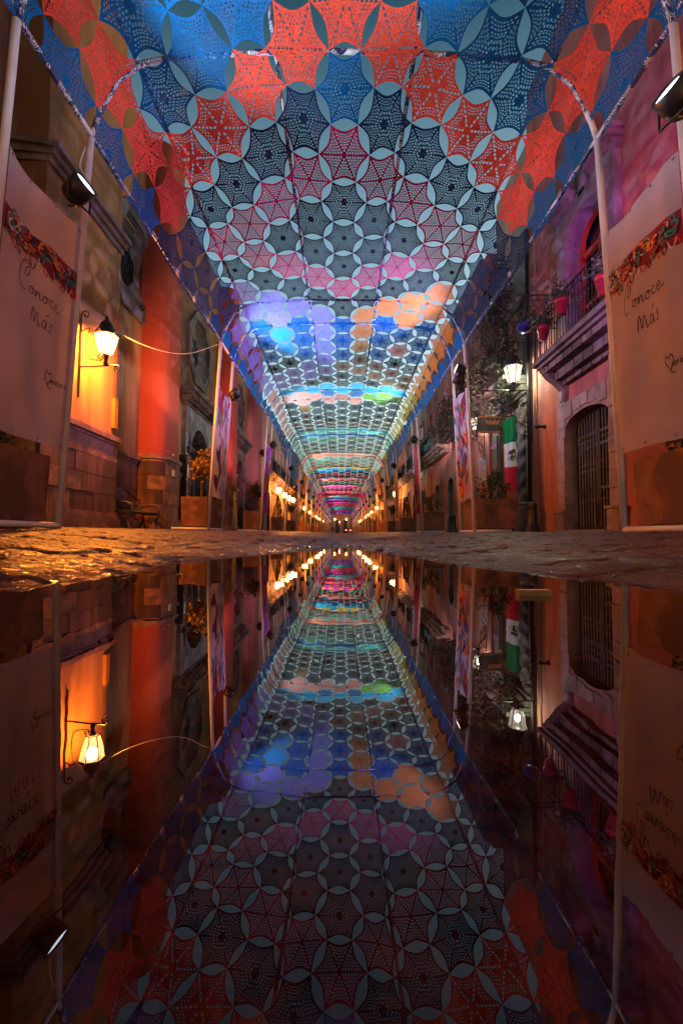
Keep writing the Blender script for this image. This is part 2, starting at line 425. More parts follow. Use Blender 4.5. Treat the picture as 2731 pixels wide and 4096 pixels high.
# ------------------------------------------------------------------ ground
def lerp_tab(tab, y):
    if y <= tab[0][0]: return tab[0][1]
    for (a, p_), (b_, q) in zip(tab, tab[1:]):
        if y <= b_: return p_+(q-p_)*(y-a)/(b_-a)
    return tab[-1][1]
WL = [(-3, .75), (.4, .84), (1.07, .80), (2.2, .74), (3.4, .62), (5, .36), (6, .18), (7, -.08), (9, -.3), (20, -.7)]
WR = [(-3, .8), (.4, .95), (1.23, .90), (1.7, .72), (2.3, .55), (3.4, .42), (5, .27), (6, .17), (7, -.08), (9, -.3), (20, -.7)]
def rise(y): return max(0.0, y-3)*.0070
def ground(x, y, n=True):
    w = lerp_tab(WL if x < 0 else WR, y); d = abs(x)-w
    if d > 0: h = .215*(1-exp(-d/1.6))
    else: h = -.06*min(1, -d/.3)
    h += rise(y)
    if n and y < 14: h += .016*(mnoise.noise((x*1.5, y*1.1, 1.7)))+.005*mnoise.noise((x*7, y*6, 4.1))
    return h

XJ = [-4.0+.5*i for i in range(17)]      # paving joints
Y0P, NROW, RH = .55, 21, .34
Y1P = Y0P+NROW*RH
mb = MB()
xs = [-60, -20, -9]+[-6.5+.25*i for i in range(53)]+[9, 20, 60]
ys = [-60, -20, -8, -4, -2, -1]+[-.6+.3*i for i in range(40)]+[11.8+1.2*i for i in range(14)]+[30+5*i for i in range(22)]+[160, 220, 400]
for yy in ys:
    for xx in xs:
        z = ground(xx, yy)
        if -4.05 < xx < 4.05 and Y0P-.2 < yy < Y1P+.05: z -= .03
        mb.v.append((xx, yy, z))
nx = len(xs)
for j in range(len(ys)-1):
    for i in range(nx-1):
        mb.f.append((j*nx+i, j*nx+i+1, (j+1)*nx+i+1, (j+1)*nx+i))
street = mb.build('street', M['street'], None, True); tag(street, kind='structure')
for j in range(NROW):
    y0 = Y0P+j*RH; off = .25 if j % 2 else 0
    for i in range(16):
        x0 = -4.0+.5*i+off+random.uniform(-.03, .03)-.125; x1 = x0+.5-random.uniform(.014, .026)
        w = lerp_tab(WL if x0 < 0 else WR, y0)
        if max(abs(x0), abs(x1)) < w-.12: continue
        ya = y0+random.uniform(0, .008); yb = y0+RH-random.uniform(.014, .026)
        dz = random.uniform(-.004, .004); tx = random.uniform(-.004, .004); ty = random.uniform(-.005, .005)
        q = MB(); NXs, NYs = 26, 17
        for b in range(NYs+1):
            for a in range(NXs+1):
                fa = a/NXs; fb = b/NYs
                x = x0+(x1-x0)*fa; y = ya+(yb-ya)*fb
                edge = min(fa*(x1-x0), (1-fa)*(x1-x0), fb*(yb-ya), (1-fb)*(yb-ya))
                z = ground(x, y)+dz+tx*(fa-.5)+ty*(fb-.5)+.011*mnoise.noise((x*11, y*12, 9))+.007*mnoise.noise((x*24, y*24, 2))-(.010 if edge < .003 else 0)
                q.v.append((x, y, z))
        n1 = NXs+1
        for b in range(NYs):
            for a in range(NXs): q.f.append((b*n1+a, b*n1+a+1, (b+1)*n1+a+1, (b+1)*n1+a))
        rimv = [a for a in range(n1)]+[b*n1+NXs for b in range(1, NYs+1)]+[NYs*n1+a for a in range(NXs-1, -1, -1)]+[b*n1 for b in range(NYs-1, 0, -1)]
        bs = len(q.v)
        for vi in rimv: xx, yy, zz = q.v[vi]; q.v.append((xx, yy, zz-.05))
        for e in range(len(rimv)):
            e2 = (e+1) % len(rimv); q.f.append((rimv[e], rimv[e2], bs+e2, bs+e))
        q.build('paving_stone', M['paver'], street, True)
mb = MB(); mb.poly([(-1.9, -4, 0), (1.9, -4, 0), (1.9, 8.2, 0), (-1.9, 8.2, 0)])
tag(mb.build('puddle', M['water']), kind='structure')

# ------------------------------------------------------------------ wall tools (u along the street, n out from the wall, side -1/+1)
def wx(side, X, n): return side*(X-n)
def holed_wall(mb, side, X, y0, y1, z0, z1, holes, depth=.28):
    """street face with rectangular openings and their reveals"""
    us = sorted({y0, y1}|{h[0] for h in holes}|{h[1] for h in holes}); zs = sorted({z0, z1}|{h[2] for h in holes}|{h[3] for h in holes})
    x = wx(side, X, 0); xb = wx(side, X, -depth)
    for a, b in zip(us, us[1:]):
        for c, d in zip(zs, zs[1:]):
            um, zm = (a+b)/2, (c+d)/2
            if any(h[0] < um < h[1] and h[2] < zm < h[3] for h in holes): continue
            mb.poly([(x, a, c), (x, b, c), (x, b, d), (x, a, d)])
    for a, b, c, d in holes:
        for p_, q in (((a, c), (b, c)), ((b, c), (b, d)), ((b, d), (a, d)), ((a, d), (a, c))):
            mb.poly([(x, p_[0], p_[1]), (x, q[0], q[1]), (xb, q[0], q[1]), (xb, p_[0], p_[1])])
    # ends, top and back
    xe = wx(side, X, -4)
    mb.poly([(x, y0, z0), (x, y0, z1), (xe, y0, z1), (xe, y0, z0)]); mb.poly([(x, y1, z0), (x, y1, z1), (xe, y1, z1), (xe, y1, z0)])
    mb.poly([(x, y0, z1), (x, y1, z1), (xe, y1, z1), (xe, y0, z1)]); mb.poly([(xe, y0, z0), (xe, y1, z0), (xe, y1, z1), (xe, y0, z1)])
    return mb
def wbox(mb, side, X, u0, u1, n0, n1, z0, z1):
    a, b = wx(side, X, n0), wx(side, X, n1)
    return mb.box((min(a, b), u0, z0), (max(a, b), u1, z1))
def arch_pts(c, hw, zb, zs, rise_, n=12):
    pts = [(c-hw, zb), (c-hw, zs)]
    for k in range(1, n):
        q = pi-pi*k/n; pts.append((c+hw*cos(q), zs+rise_*sin(q)))
    return pts+[(c+hw, zs), (c+hw, zb)]
def match_rect(c, hw, zb, zt, inner, cin, hin):
    """outer rectangle sampled to pair up with an arch profile"""
    out = []
    m_ = len(inner)
    for i, (u, z) in enumerate(inner):
        if i == 0: out.append((c-hw, zb))
        elif i == m_-1: out.append((c+hw, zb))
        elif i == 1: out.append((c-hw, z))
        elif i == m_-2: out.append((c+hw, z))
        else:
            f = (i-1)/(m_-3)
            if f < .28: out.append((c-hw, inner[1][1]+(zt-inner[1][1])*f/.28))
            elif f > .72: out.append((c+hw, inner[1][1]+(zt-inner[1][1])*(1-f)/.28))
            else: out.append((c-hw+2*hw*(f-.28)/.44, zt))
    return out
def scroll(c, r0_, turns, plane, start=0, n=26, sgn=1):
    """spiral in the plane given by two axis vectors"""
    a, b = Vector(plane[0]), Vector(plane[1]); c = Vector(c)
    return [c+a*(r*cos(q))+b*(r*sin(q)*sgn) for r, q in ((r0_*(1-.85*k/n), start+turns*2*pi*k/n) for k in range(n+1))]

# ------------------------------------------------------------------ CHURCH on the near side (negative X)
XC = 6.0
church = thing('church', 'ochre church with red rounded buttresses, octagonal windows and stone arched doors', 'church', (-XC, 12, 0))
octs = [(12.75, 7.85), (18.95, 7.75), (26.3, 7.6)]; doors = [18.8, 26.3]
holes = [(c-1.02, c+1.02, z-1.02, z+1.02) for c, z in octs]+[(c-1.3, c+1.3, 0, 4.85) for c in doors]
mb = MB(); holed_wall(mb, -1, XC, -8, 30.3, -.2, 12.4, holes, .6); mb.build('wall', M['ochre'], church)
gz = lambda y: ground(-5.5, y, False)
# square buttress
def rounded(y0, y1, X, r):
    pts = [(-XC-.05, y0), (-X-r, y0)]+[(-X-r+r*sin(q), y0+r-r*cos(q)) for q in (pi/2*k/8 for k in range(1, 9))]
    return pts+[(-X, y1), (-XC-.05, y1)]
def prism(mb, path, z0, z1):
    n = len(path); mb.add([(x, y, z0) for x, y in path]+[(x, y, z1) for x, y in path],
        [tuple(range(n))[::-1], tuple(range(n, 2*n))]+[(i, (i+1) % n, n+(i+1) % n, n+i) for i in range(n)])
    return mb
A0, A1, XA = 8.0, 10.8, 5.35
MB().box((-XC-.02, A0, -.2), (-XA, A1, 12.3)).build('buttress', M['ochre'], church)
MB().box((-XC-.02, -8, -.2), (-XA, 1.4, 12.3)).build('buttress', M['ochre'], church)
cor = MB()
for z0, z1, o in ((6.86, 6.98, .06), (6.98, 7.1, .14), (7.1, 7.2, .24)):
    cor.strip([(-XC, A0), (-XA, A0), (-XA, A1), (-XC, A1)], z0, z1, -.05, o)
cor.build('cornice', M['stone_dark'], church)
Pil = [(13.5, 14.84, 'red_stucco'), (21.85, 23.2, 'red_stucco'), (28.95, 30.28, 'rose')]  # third buttress: pink light put into its colour as rose stucco
paths = []
for y0, y1, mm in Pil:
    pth = rounded(y0, y1, 5.3, .42); paths.append(pth)
    prism(MB(), pth, -.2, 12.2).build('buttress', M[mm], church, True if False else False)
# stone blocks of the wainscot
def seg_path(path, a, b):
    """sub-path between arc lengths a and b"""
    out = []; s = 0
    for (x0, y0), (x1, y1) in zip(path, path[1:]):
        l = sqrt((x1-x0)**2+(y1-y0)**2)
        if s+l >= a and s <= b:
            for q in (max(a, s), min(b, s+l)):
                f = (q-s)/l if l else 0; p_ = (x0+(x1-x0)*f, y0+(y1-y0)*f)
                if not out or (abs(out[-1][0]-p_[0])+abs(out[-1][1]-p_[1])) > 1e-4: out.append(p_)
        s += l
    return out
def plen(path): return sum(sqrt((b[0]-a[0])**2+(b[1]-a[1])**2) for a, b in zip(path, path[1:]))
def wainscot(path, z0, z1, rows, bl, parent):
    T = plen(path)
    MB().strip(path, z0-.4, z1, -.05, .045).build('wainscot_core', M['mortar'], parent)
    for r in range(rows):
        za = z0+(z1-z0)*r/rows; zb = z0+(z1-z0)*(r+1)/rows; a = 0 if r % 2 else -bl*.5
        while a < T-.02:
            l = bl*random.uniform(.8, 1.2); b = min(T, a+l)
            if T-b < .12: b = T
            if b > .08:
                sg = seg_path(path, max(0, a)+.006, b-.006)
                if len(sg) > 1:
                    MB().strip(sg, za+.006, zb-.006, 0, .062+random.uniform(0, .022)).build('stone_block', M[random.choice(['block', 'block', 'block_light'])], parent)
            a = b
    cap = MB()
    for q0, q1, o in ((z1, z1+.07, .09), (z1+.07, z1+.16, .15), (z1+.16, z1+.2, .11)): cap.strip(path, q0, q1, -.05, o)
    cap.build('wainscot_cap', M['block_light'], parent)
    pl = MB(); pl.strip(path, z0-.5, z0-.08, -.05, .17); pl.strip(path, z0-.08, z0, -.05, .12); pl.build('plinth', M['block_light'], parent)
wainscot([(-XA, A0+.001), (-XA, A1), (-XC+.1, A1)], .62, 2.2, 4, .75, church)
wainscot([(-XC+.0, A1+.16), (-XC, 13.34)], .62, 2.2, 4, .8, church)
for k, pth in enumerate(paths):
    pp = [p_ for p_ in pth]; pp[0] = (-XC+.06, pp[0][1]); pp[-1] = (-XC+.06, pp[-1][1])
    wainscot(pp, .62, 2.3, 4, .62, church)
wainscot([(-XC, 1.5), (-XC, A0-.1)], .62, 2.2, 3, 1.1, church)
for a, b in ((15.05, 16.9), (20.7, 21.7), (23.4, 24.4), (28.2, 28.8)): wainscot([(-XC, a), (-XC, b)], .62, 2.2, 4, .7, church)
# octagonal windows
def octo(c, z, r): return [(c+r*cos(pi/8+pi/4*k), z+r*sin(pi/8+pi/4*k)) for k in range(9)]
for c, z in octs:
    fr = MB().ring(octo(c, z, 1.62), octo(c, z, 1.28), lambda u, zz, k: (wx(-1, XC, .11 if k else -.02), u, zz))
    fr.ring(octo(c, z, 1.28), octo(c, z, 1.2), lambda u, zz, k: (wx(-1, XC, .05 if k else -.02), u, zz))
    w_ = fr.build('window', M['stone_dark'], church)
    o1, o2 = octo(c, z, 1.27), octo(c, z, .62)
    sp_ = MB()
    for k in range(8):
        sp_.poly([(wx(-1, XC, .04), *o1[k]), (wx(-1, XC, .04), *o1[k+1]), (wx(-1, XC, -.22), *o2[k+1]), (wx(-1, XC, -.22), *o2[k])])
    sp_.build('splay', M['stone_dark'], w_)
    MB().poly([(wx(-1, XC, -.23), *q) for q in o2[:8]]).build('pane', M['glass_dark'], w_)
    bars = MB()
    for k in range(8): bars.tube([(wx(-1, XC, -.2), c, z), (wx(-1, XC, -.2), *o2[k])], .018, 5)
    for rr in (.22, .42):
        o3 = octo(c, z, rr)
        for k in range(8): bars.tube([(wx(-1, XC, -.2), *o3[k]), (wx(-1, XC, -.2), *o3[k+1])], .015, 5)
    bars.build('grille', M['iron'], w_)
# arched church doors
for di, c in enumerate(doors):
    g0 = gz(c)
    inn = arch_pts(c, 1.08, g0-.1, 3.35, 1.08, 14); out = match_rect(c, 1.66, g0-.1, 5.05, inn, c, 1.08)
    d_ = MB().ring(out, inn, lambda u, zz, k: (wx(-1, XC, .16 if k else -.02), u, zz)).build('door', M['stone'], church)
    # rows of voussoirs, shallow and separately proud
    for k in range(11):
        q0 = pi-pi*k/11-.012; q1 = pi-pi*(k+1)/11+.012
        us = [q0+(q1-q0)*i/3 for i in range(4)]
        MB().ring([(c+1.42*cos(q), 3.35+1.42*sin(q)) for q in us], [(c+1.05*cos(q), 3.35+1.05*sin(q)) for q in us],
                  lambda u, zz, s_: (wx(-1, XC, .185 if s_ else -.5), u, zz)).build('voussoir', M['stone_dark'], d_)
    for sd in (-1, 1):
        for k in range(5):
            za = g0+(3.3-g0)*k/5+.008; zb = g0+(3.3-g0)*(k+1)/5-.008
            wbox(MB(), -1, XC, min(c+sd*1.05, c+sd*1.42), max(c+sd*1.05, c+sd*1.42), -.5, .185+.01*(k % 2), za, zb).build('jamb_stone', M['stone_dark'], d_)
        wbox(wbox(MB(), -1, XC, c+sd*1.25-.28, c+sd*1.25+.28, 0, .26, 3.28, 3.36), -1, XC, c+sd*1.25-.33, c+sd*1.25+.33, 0, .31, 3.36, 3.48).build('impost', M['stone_dark'], d_)
    cn = MB()
    for z0, z1, n_, e in ((5.05, 5.18, .22, 0), (5.18, 5.3, .3, .06), (5.42, 5.55, .42, .16), (5.55, 5.7, .52, .24)):
        wbox(cn, -1, XC, c-1.7-e, c+1.7+e, -.02, n_, z0, z1)
    wbox(cn, -1, XC, c-1.74, c+1.74, -.02, .3, 5.3, 5.42)
    for k in range(12): wbox(cn, -1, XC, c-1.74+k*.298, c-1.6+k*.298, .3, .42, 5.3, 5.42)
    cn.build('cornice', M['stone_dark'], d_)
    # two wooden leaves with panels and studs
    for sd in (-1, 1):
        pts = [(c, g0), (c+sd*1.06, g0), (c+sd*1.06, 3.35)]+[(c+1.06*sd*cos(q), 3.35+1.06*sin(q)) for q in (pi/2*k/6 for k in range(1, 7))]
        lf = prism_like = MB(); lf.poly([(wx(-1, XC, -.42), u, zz) for u, zz in pts]); lf_o = lf.build('door_leaf', M['dark_wood'], d_)
        for k in range(4):
            za = g0+.15+k*.78
            wbox(MB(), -1, XC, min(c+sd*.12, c+sd*.95), max(c+sd*.12, c+sd*.95), -.42, -.385, za, za+.62).build('panel', M['dark_wood'], d_)
        wbox(MB(), -1, XC, c+sd*1.0-.07, c+sd*1.0+.07, -.42, -.3, g0, 3.3).build('stile', M['pipe_dark'], d_)
MB().box((-XA-.01, A1-.22, 2.6), (-XA+.08, A1-.06, 3.3)).build('meter_box', M['ochre'], church)
wbox(MB(), -1, XC, 16.95, 17.2, .0, .28, .1, 3.1).build('notice_post', M['dark_wood'], church)
for (y, z, h, w) in ((14.2, 1.95, .2, .17), (14.35, 2.62, .05, .12), (13.95, 2.66, .04, .05)):
    MB().box((-5.3+.066 if z < 2.3 else -5.3, y, z), (-5.3+.09 if z < 2.3 else -5.29, y+w, z+h)).build('paper_notice', M['paper'], church)
wbox(MB(), -1, XC, 17.0, 17.15, .285, .295, 2.3, 2.75).build('paper_notice', M['paper'], church)

# ------------------------------------------------------------------ generic street facades
def balcony(parent, side, X, u0, u1, z, depth=.6, fine=False, mslab='stone_dark'):
    sl = MB(); wbox(sl, side, X, u0, u1, 0, depth, z-.1, z)
    wbox(sl, side, X, u0+.05, u1-.05, 0, depth*.75, z-.2, z-.1); wbox(sl, side, X, u0+.12, u1-.12, 0, depth*.45, z-.34, z-.2)
    b = sl.build('balcony', M[mslab], parent)
    rl = MB(); n_ = depth-.05
    for zz in (z+.05, z+.88):
        rl.tube([(wx(side, X, 0), u0+.04, zz), (wx(side, X, n_), u0+.04, zz), (wx(side, X, n_), u1-.04, zz), (wx(side, X, 0), u1-.04, zz)], .016, 5)
    rl.build('rail', M['iron'], b)
    pts = [(n_, u0+.04+i*(u1-u0-.08)/max(2, int((u1-u0)/.13))) for i in range(int((u1-u0)/.13)+1)]
    pts += [(n_*k/5, e) for k in range(1, 5) for e in (u0+.04, u1-.04)]
    if fine:
        proto = None
        for n0, u in pts:
            if proto is None:
                q = MB().tube([(0, 0, 0), (0, 0, .83)], .009, 5); q.lathe((0, 0, .38), [(.009, 0), (.02, .03), (.009, .06)], 6)
                proto = q.build('baluster', M['iron'], None); proto.parent = b
                proto.location = Vector((wx(side, X, n0), u, z+.05))-origin(b)
            else:
                link_copy(proto, b, Vector((wx(side, X, n0), u, z+.05))-origin(b))
    else:
        q = MB()
        for n0, u in pts: q.tube([(wx(side, X, n0), u, z+.05), (wx(side, X, n0), u, z+.88)], .010, 4, False)
        q.build('balusters', M['iron'], b, kind='stuff')
    return b
def window_unit(parent, side, X, u0, u1, z0, z1, mats=('stone', 'shutter'), arch=False, name='window'):
    s_ = MB(); t_ = .14
    if arch:
        c = (u0+u1)/2; hw = (u1-u0)/2
        inn = arch_pts(c, hw, z0, z1-hw*.55, hw*.55, 10); out = match_rect(c, hw+t_, z0, z1+t_, inn, c, hw)
        s_.ring(out, inn, lambda u, zz, k: (wx(side, X, .05 if k else -.25), u, zz))
    else:
        wbox(s_, side, X, u0-t_, u0, -.02, .05, z0, z1); wbox(s_, side, X, u1, u1+t_, -.02, .05, z0, z1)
        wbox(s_, side, X, u0-t_-.04, u1+t_+.04, -.02, .09, z1, z1+t_)
    w_ = s_.build(name, M[mats[0]], parent)
    c = (u0+u1)/2
    if mats[1] == 'pane':
        wbox(MB(), side, X, u0, u1, -.25, -.22, z0, z1).build('pane', M['glass_dark'], w_)
    else:
        for a, b_ in ((u0, c-.012), (c+.012, u1)):
            wbox(MB(), side, X, a, b_, -.24, -.2, z0, z1).build('leaf', M[mats[1]], w_)
    fr = MB()
    for a in (u0, c, u1): wbox(fr, side, X, a-.03, a+.03, -.22, -.16, z0, z1)
    for k in range(4):
        zz = z0+(z1-z0)*k/3; wbox(fr, side, X, u0, u1, -.22, -.17, zz-.025, zz+.025)
    fr.build('frame', M['shutter'], w_)
    return w_

def house(label, side, X, y0, y1, h, wall, bays, seed, upper=True, stone='stone', tone='shutter', bal=True):
    rnd = random.Random(seed)
    hs = thing('town_house', label, 'house', (side*X, (y0+y1)/2, 0), 'houses along the covered street')
    L_ = (y1-y0)/bays; holes = []; units = []
    for k in range(bays):
        c = y0+L_*(k+.5); g0 = ground(side*X, c, False); hw = min(.62, L_*.28)
        dh = rnd.choice((2.5, 2.7, 2.8)); holes.append((c-hw, c+hw, g0, g0+dh)); units.append(('d', c, hw, g0, g0+dh))
        if upper:
            z0 = g0+4.0; z1 = z0+2.4; holes.append((c-hw, c+hw, z0, z1)); units.append(('w', c, hw, z0, z1))
    mb = MB(); holed_wall(mb, side, X, y0, y1, -.2, h, holes); mb.build('wall', M[wall], hs)
    for kind_, c, hw, z0, z1 in units:
        if kind_ == 'd': window_unit(hs, side, X, c-hw, c+hw, z0, z1, (stone, 'dark_wood'), rnd.random() < .6, 'door')
        else:
            window_unit(hs, side, X, c-hw, c+hw, z0, z1, (stone, tone))
            if bal: balcony(hs, side, X, c-hw-.3, c+hw+.3, z0-.02, .5)
    cn = MB(); wbox(cn, side, X, y0+.01, y1-.01, -.02, .18, h-.45, h-.3); wbox(cn, side, X, y0+.01, y1-.01, -.02, .3, h-.3, h-.12)
    cn.build('cornice', M[stone], hs)
    bs = MB()
    edges = sorted([y0+.02]+[e for k_, c, hw, z0, z1 in units if k_ == 'd' for e in (c-hw-.15, c+hw+.15)]+[y1-.02])
    for a, b in zip(edges[::2], edges[1::2]):
        if b > a: wbox(bs, side, X, a, b, -.02, .05, -.2, ground(side*X, a, False)+.75)
    bs.build('plinth', M[stone], hs)
    return hs

Lh = [(30.35, 38.5, 8.6, 'beige', 4), (38.55, 47, 8.2, 'cream_wall', 4), (47.05, 57, 8.8, 'terracotta_wall', 4), (57.05, 66, 8.3, 'beige', 4),
      (66.05, 78, 8.7, 'cream_wall', 5), (78.05, 90, 8.3, 'terracotta_wall', 5), (90.05, 104, 8.9, 'beige', 5), (104.05, 118, 8.4, 'cream_wall', 5), (118.05, 131, 8.8, 'beige', 4)]
Lw = ['beige', 'cream', 'terracotta']
for i, (a, b, h, w, n_) in enumerate(Lh):
    house('%s plastered two-storey house, %s house beyond the church' % ({'beige': 'beige', 'cream_wall': 'cream', 'terracotta_wall': 'terracotta'}[w], ORD[i]), -1, 5.0, a, b, h, w, n_, 40+i)
Rh = [(26.05, 34, 9.2, 'beige', 3), (34.05, 43, 8.6, 'terracotta_wall', 4), (43.05, 53, 8.9, 'cream_wall', 4), (53.05, 64, 8.4, 'beige', 4), (64.05, 76, 8.8, 'terracotta_wall', 5),
      (76.05, 89, 8.5, 'cream_wall', 5), (89.05, 103, 8.9, 'beige', 5), (103.05, 117, 8.4, 'terracotta_wall', 5), (117.05, 131, 8.8, 'cream_wall', 5)]
for i, (a, b, h, w, n_) in enumerate(Rh):
    house('%s plastered two-storey house, %s house beyond the pink house with two arched doors' % ({'beige': 'beige', 'cream_wall': 'cream', 'terracotta_wall': 'terracotta'}[w], ORD[i]), 1, 4.8, a, b, h, w, n_, 70+i)

# ------------------------------------------------------------------ PINK HOUSE with the carved balcony (positive X)
XR = 4.8
pink = thing('town_house', 'rose stucco house with carved stone balcony, grilled arched door and orange window frame', 'house', (XR, 5, 0), 'houses along the covered street')
gR = lambda y: ground(4.8, y, False)
DC, DHW = 8.86, .80; g0 = gR(DC)
WC, WHW = 8.75, .72; WZ0, WZ1 = 4.0, 6.7
holes = [(DC-DHW-.02, DC+DHW+.02, g0-.05, 2.72), (WC-WHW-.02, WC+WHW+.02, WZ0, WZ1+.02)]
mb = MB(); holed_wall(mb, 1, XR, -8, 11.6, -.2, 11.8, holes, .45); mb.build('wall', M['rose'], pink)
inn = arch_pts(DC, DHW, g0-.05, 2.38, .28, 12); out = match_rect(DC, DHW+.3, g0-.05, 2.98, inn, DC, DHW)
door = MB().ring(out, inn, lambda u, zz, k: (wx(1, XR, .10 if k else -.3), u, zz)).build('door', M['stone'], pink)
for sd in (-1, 1):
    for k in range(5):
        za = g0+.45+(2.25-g0-.45)*k/5; zb = g0+.45+(2.25-g0-.45)*(k+1)/5-.012; a = DC+sd*DHW; b = DC+sd*(DHW+.3)
        wbox(MB(), 1, XR, min(a, b)+.004, max(a, b)-.004, .09, .118+.006*(k % 2), za, zb).build('jamb_stone', M['stone'], door)
    a = DC+sd*(DHW-.01); b = DC+sd*(DHW+.36)
    wbox(wbox(MB(), 1, XR, min(a, b), max(a, b), .05, .17, g0-.1, g0+.4), 1, XR, min(a, b)-.02, max(a, b)+.02, .05, .2, g0+.4, g0+.45).build('jamb_base', M['stone'], door)
for k in range(7):
    a = DC-DHW-.28+k*(2*DHW+.56)/7; b = DC-DHW-.28+(k+1)*(2*DHW+.56)/7-.012
    zl = 2.42+.28*sqrt(max(0, 1-min(1, abs(((a+b)/2-DC)/DHW))**2))+.03
    wbox(MB(), 1, XR, a, b, .09, .12+.006*(k % 2), max(zl, 2.34 if abs((a+b)/2-DC) > DHW else zl), 2.97).build('lintel_stone', M['stone'], door)
MB().box((XR-.26, DC-DHW-.05, g0-.03), (XR+.3, DC+DHW+.05, g0+.035)).build('threshold', M['pipe_dark'], door)
wbox(MB(), 1, XR, DC-DHW, DC+DHW, -.24, -.21, g0, 2.72).build('pane', M['glass_dark'], door)
for u in (DC-DHW+.04, DC-.03, DC+.03, DC+DHW-.04):
    wbox(MB(), 1, XR, u-.026, u+.026, -.19, -.13, g0, 2.7).build('stile', M['iron'], door)
for zz in (g0+.08, g0+.85, 1.95, 2.2): wbox(MB(), 1, XR, DC-DHW, DC+DHW, -.18, -.14, zz-.03, zz+.03).build('crossbar', M['iron'], door)
bar = None
for k in range(14):
    u = DC-DHW+.1+k*(2*DHW-.2)/13
    q = MB().tube([(XR+.15, u, g0), (XR+.15, u, 2.66)], .012, 6)
    for zz in (.6, 1.2, 1.8): q.lathe((XR+.15, u, g0+zz), [(.012, 0), (.026, .03), (.012, .06)], 6)
    if k % 2:
        for s_ in (-1, 1): q.tube(scroll((XR+.15, u+s_*.035, g0+1.35), .035, .9, ((0, 1, 0), (0, 0, 1)), 0, 10, s_), .006, 4)
    q.build('grille_bar', M['greygreen'], door)
refl = MB()
# balcony with moulded corbels
B0, B1, BZ = 5.7, 9.95, 3.92
sl = MB(); wbox(sl, 1, XR, B0, B1, 0, .66, BZ-.1, BZ); wbox(sl, 1, XR, B0+.06, B1-.06, 0, .58, BZ-.17, BZ-.1)
bal = sl.build('balcony', M['stone_dark'], pink)
for k in range(12):
    a = B0+.1+k*(B1-B0-.2)/12
    q = MB()
    for n1, z0, z1 in ((.50, BZ-.29, BZ-.17), (.30, BZ-.47, BZ-.29), (.14, BZ-.56, BZ-.47)):
        wbox(q, 1, XR, a+.016, a+(B1-B0-.2)/12-.016, -.02, n1, z0, z1)
    q.build('corbel_block', M['stone_dark'], bal)
for a in (B0+.25, B1-.3):
    q = MB(); pr = [(0, BZ-.72), (.1, BZ-.66), (.22, BZ-.52), (.40, BZ-.38), (.56, BZ-.18), (0, BZ-.18)]
    n_ = len(pr); q.add([(wx(1, XR, p_[0]), a, p_[1]) for p_ in pr]+[(wx(1, XR, p_[0]), a+.2, p_[1]) for p_ in pr],
        [tuple(range(n_)), tuple(range(n_, 2*n_))]+[(i, (i+1) % n_, n_+(i+1) % n_, n_+i) for i in range(n_)])
    q.build('console', M['stone_dark'], bal)
rl = MB(); nn = .6
for zz in (BZ+.06, BZ+.8, BZ+.92):
    rl.tube([(wx(1, XR, 0), B1-.04, zz), (wx(1, XR, nn), B1-.04, zz), (wx(1, XR, nn), B0+.04, zz), (wx(1, XR, 0), B0+.04, zz)], .017, 6)
for u in (B0+.04, B1-.04): rl.tube([(wx(1, XR, nn), u, BZ), (wx(1, XR, nn), u, BZ+1.0)], .02, 6); rl.lathe((wx(1, XR, nn), u, BZ+1.0), [(.015, 0), (.05, .03), (.055, .07), (.03, .11), (.004, .13)], 8)
rl.build('rail', M['iron'], bal)
proto = None
for n0, u in [(nn, B0+.04+i*(B1-B0-.08)/36) for i in range(37)]+[(nn*k/5, B1-.04) for k in range(1, 5)]:
    p3 = Vector((wx(1, XR, n0), u, BZ+.05))
    if proto is None:
        q = MB().tube([(0, 0, 0), (0, 0, .86)], .010, 5); q.lathe((0, 0, .4), [(.010, 0), (.022, .03), (.010, .06)], 6)
        proto = q.build('baluster', M['iron'], None); proto.parent = bal; proto.location = p3-origin(bal)
    else: link_copy(proto, bal, p3-origin(bal))
# panels beside the door, under the balcony
for sd in (-1, 1):
    c = DC+sd*(DHW+.14)
    q = MB(); wbox(q, 1, XR, c-.13, c+.13, -.02, .09, 2.99, 3.5); wbox(q, 1, XR, c-.08, c+.08, .09, .115, 3.05, 3.42); wbox(q, 1, XR, c-.17, c+.17, -.02, .13, 3.5, 3.58)
    q.build('bracket_panel', M['stone'], door)
# balcony window
inn = arch_pts(WC, WHW, WZ0, 6.2, .46, 12); out = match_rect(WC, WHW+.34, WZ0, 7.0, inn, WC, WHW)
win = MB().ring(out, inn, lambda u, zz, k: (wx(1, XR, .14 if k else -.3), u, zz)).build('window', M['stone'], pink)
fr = MB().ring(inn, arch_pts(WC, WHW-.06, WZ0, 6.2, .40, 12), lambda u, zz, k: (wx(1, XR, -.2 if k else -.27), u, zz))
wbox(fr, 1, XR, WC-.03, WC+.03, -.27, -.2, WZ0, 6.1)
wbox(fr, 1, XR, WC-WHW, WC+WHW, -.27, -.19, 5.92, 6.02)
wbox(fr, 1, XR, WC-WHW, WC+WHW, -.27, -.2, 4.85, 4.92)
fr.build('frame', M['orange_frame'], win)
wbox(MB(), 1, XR, WC-WHW, WC+WHW, -.36, -.33, WZ0, 6.7).build('pane', M['glass_dark'], win)
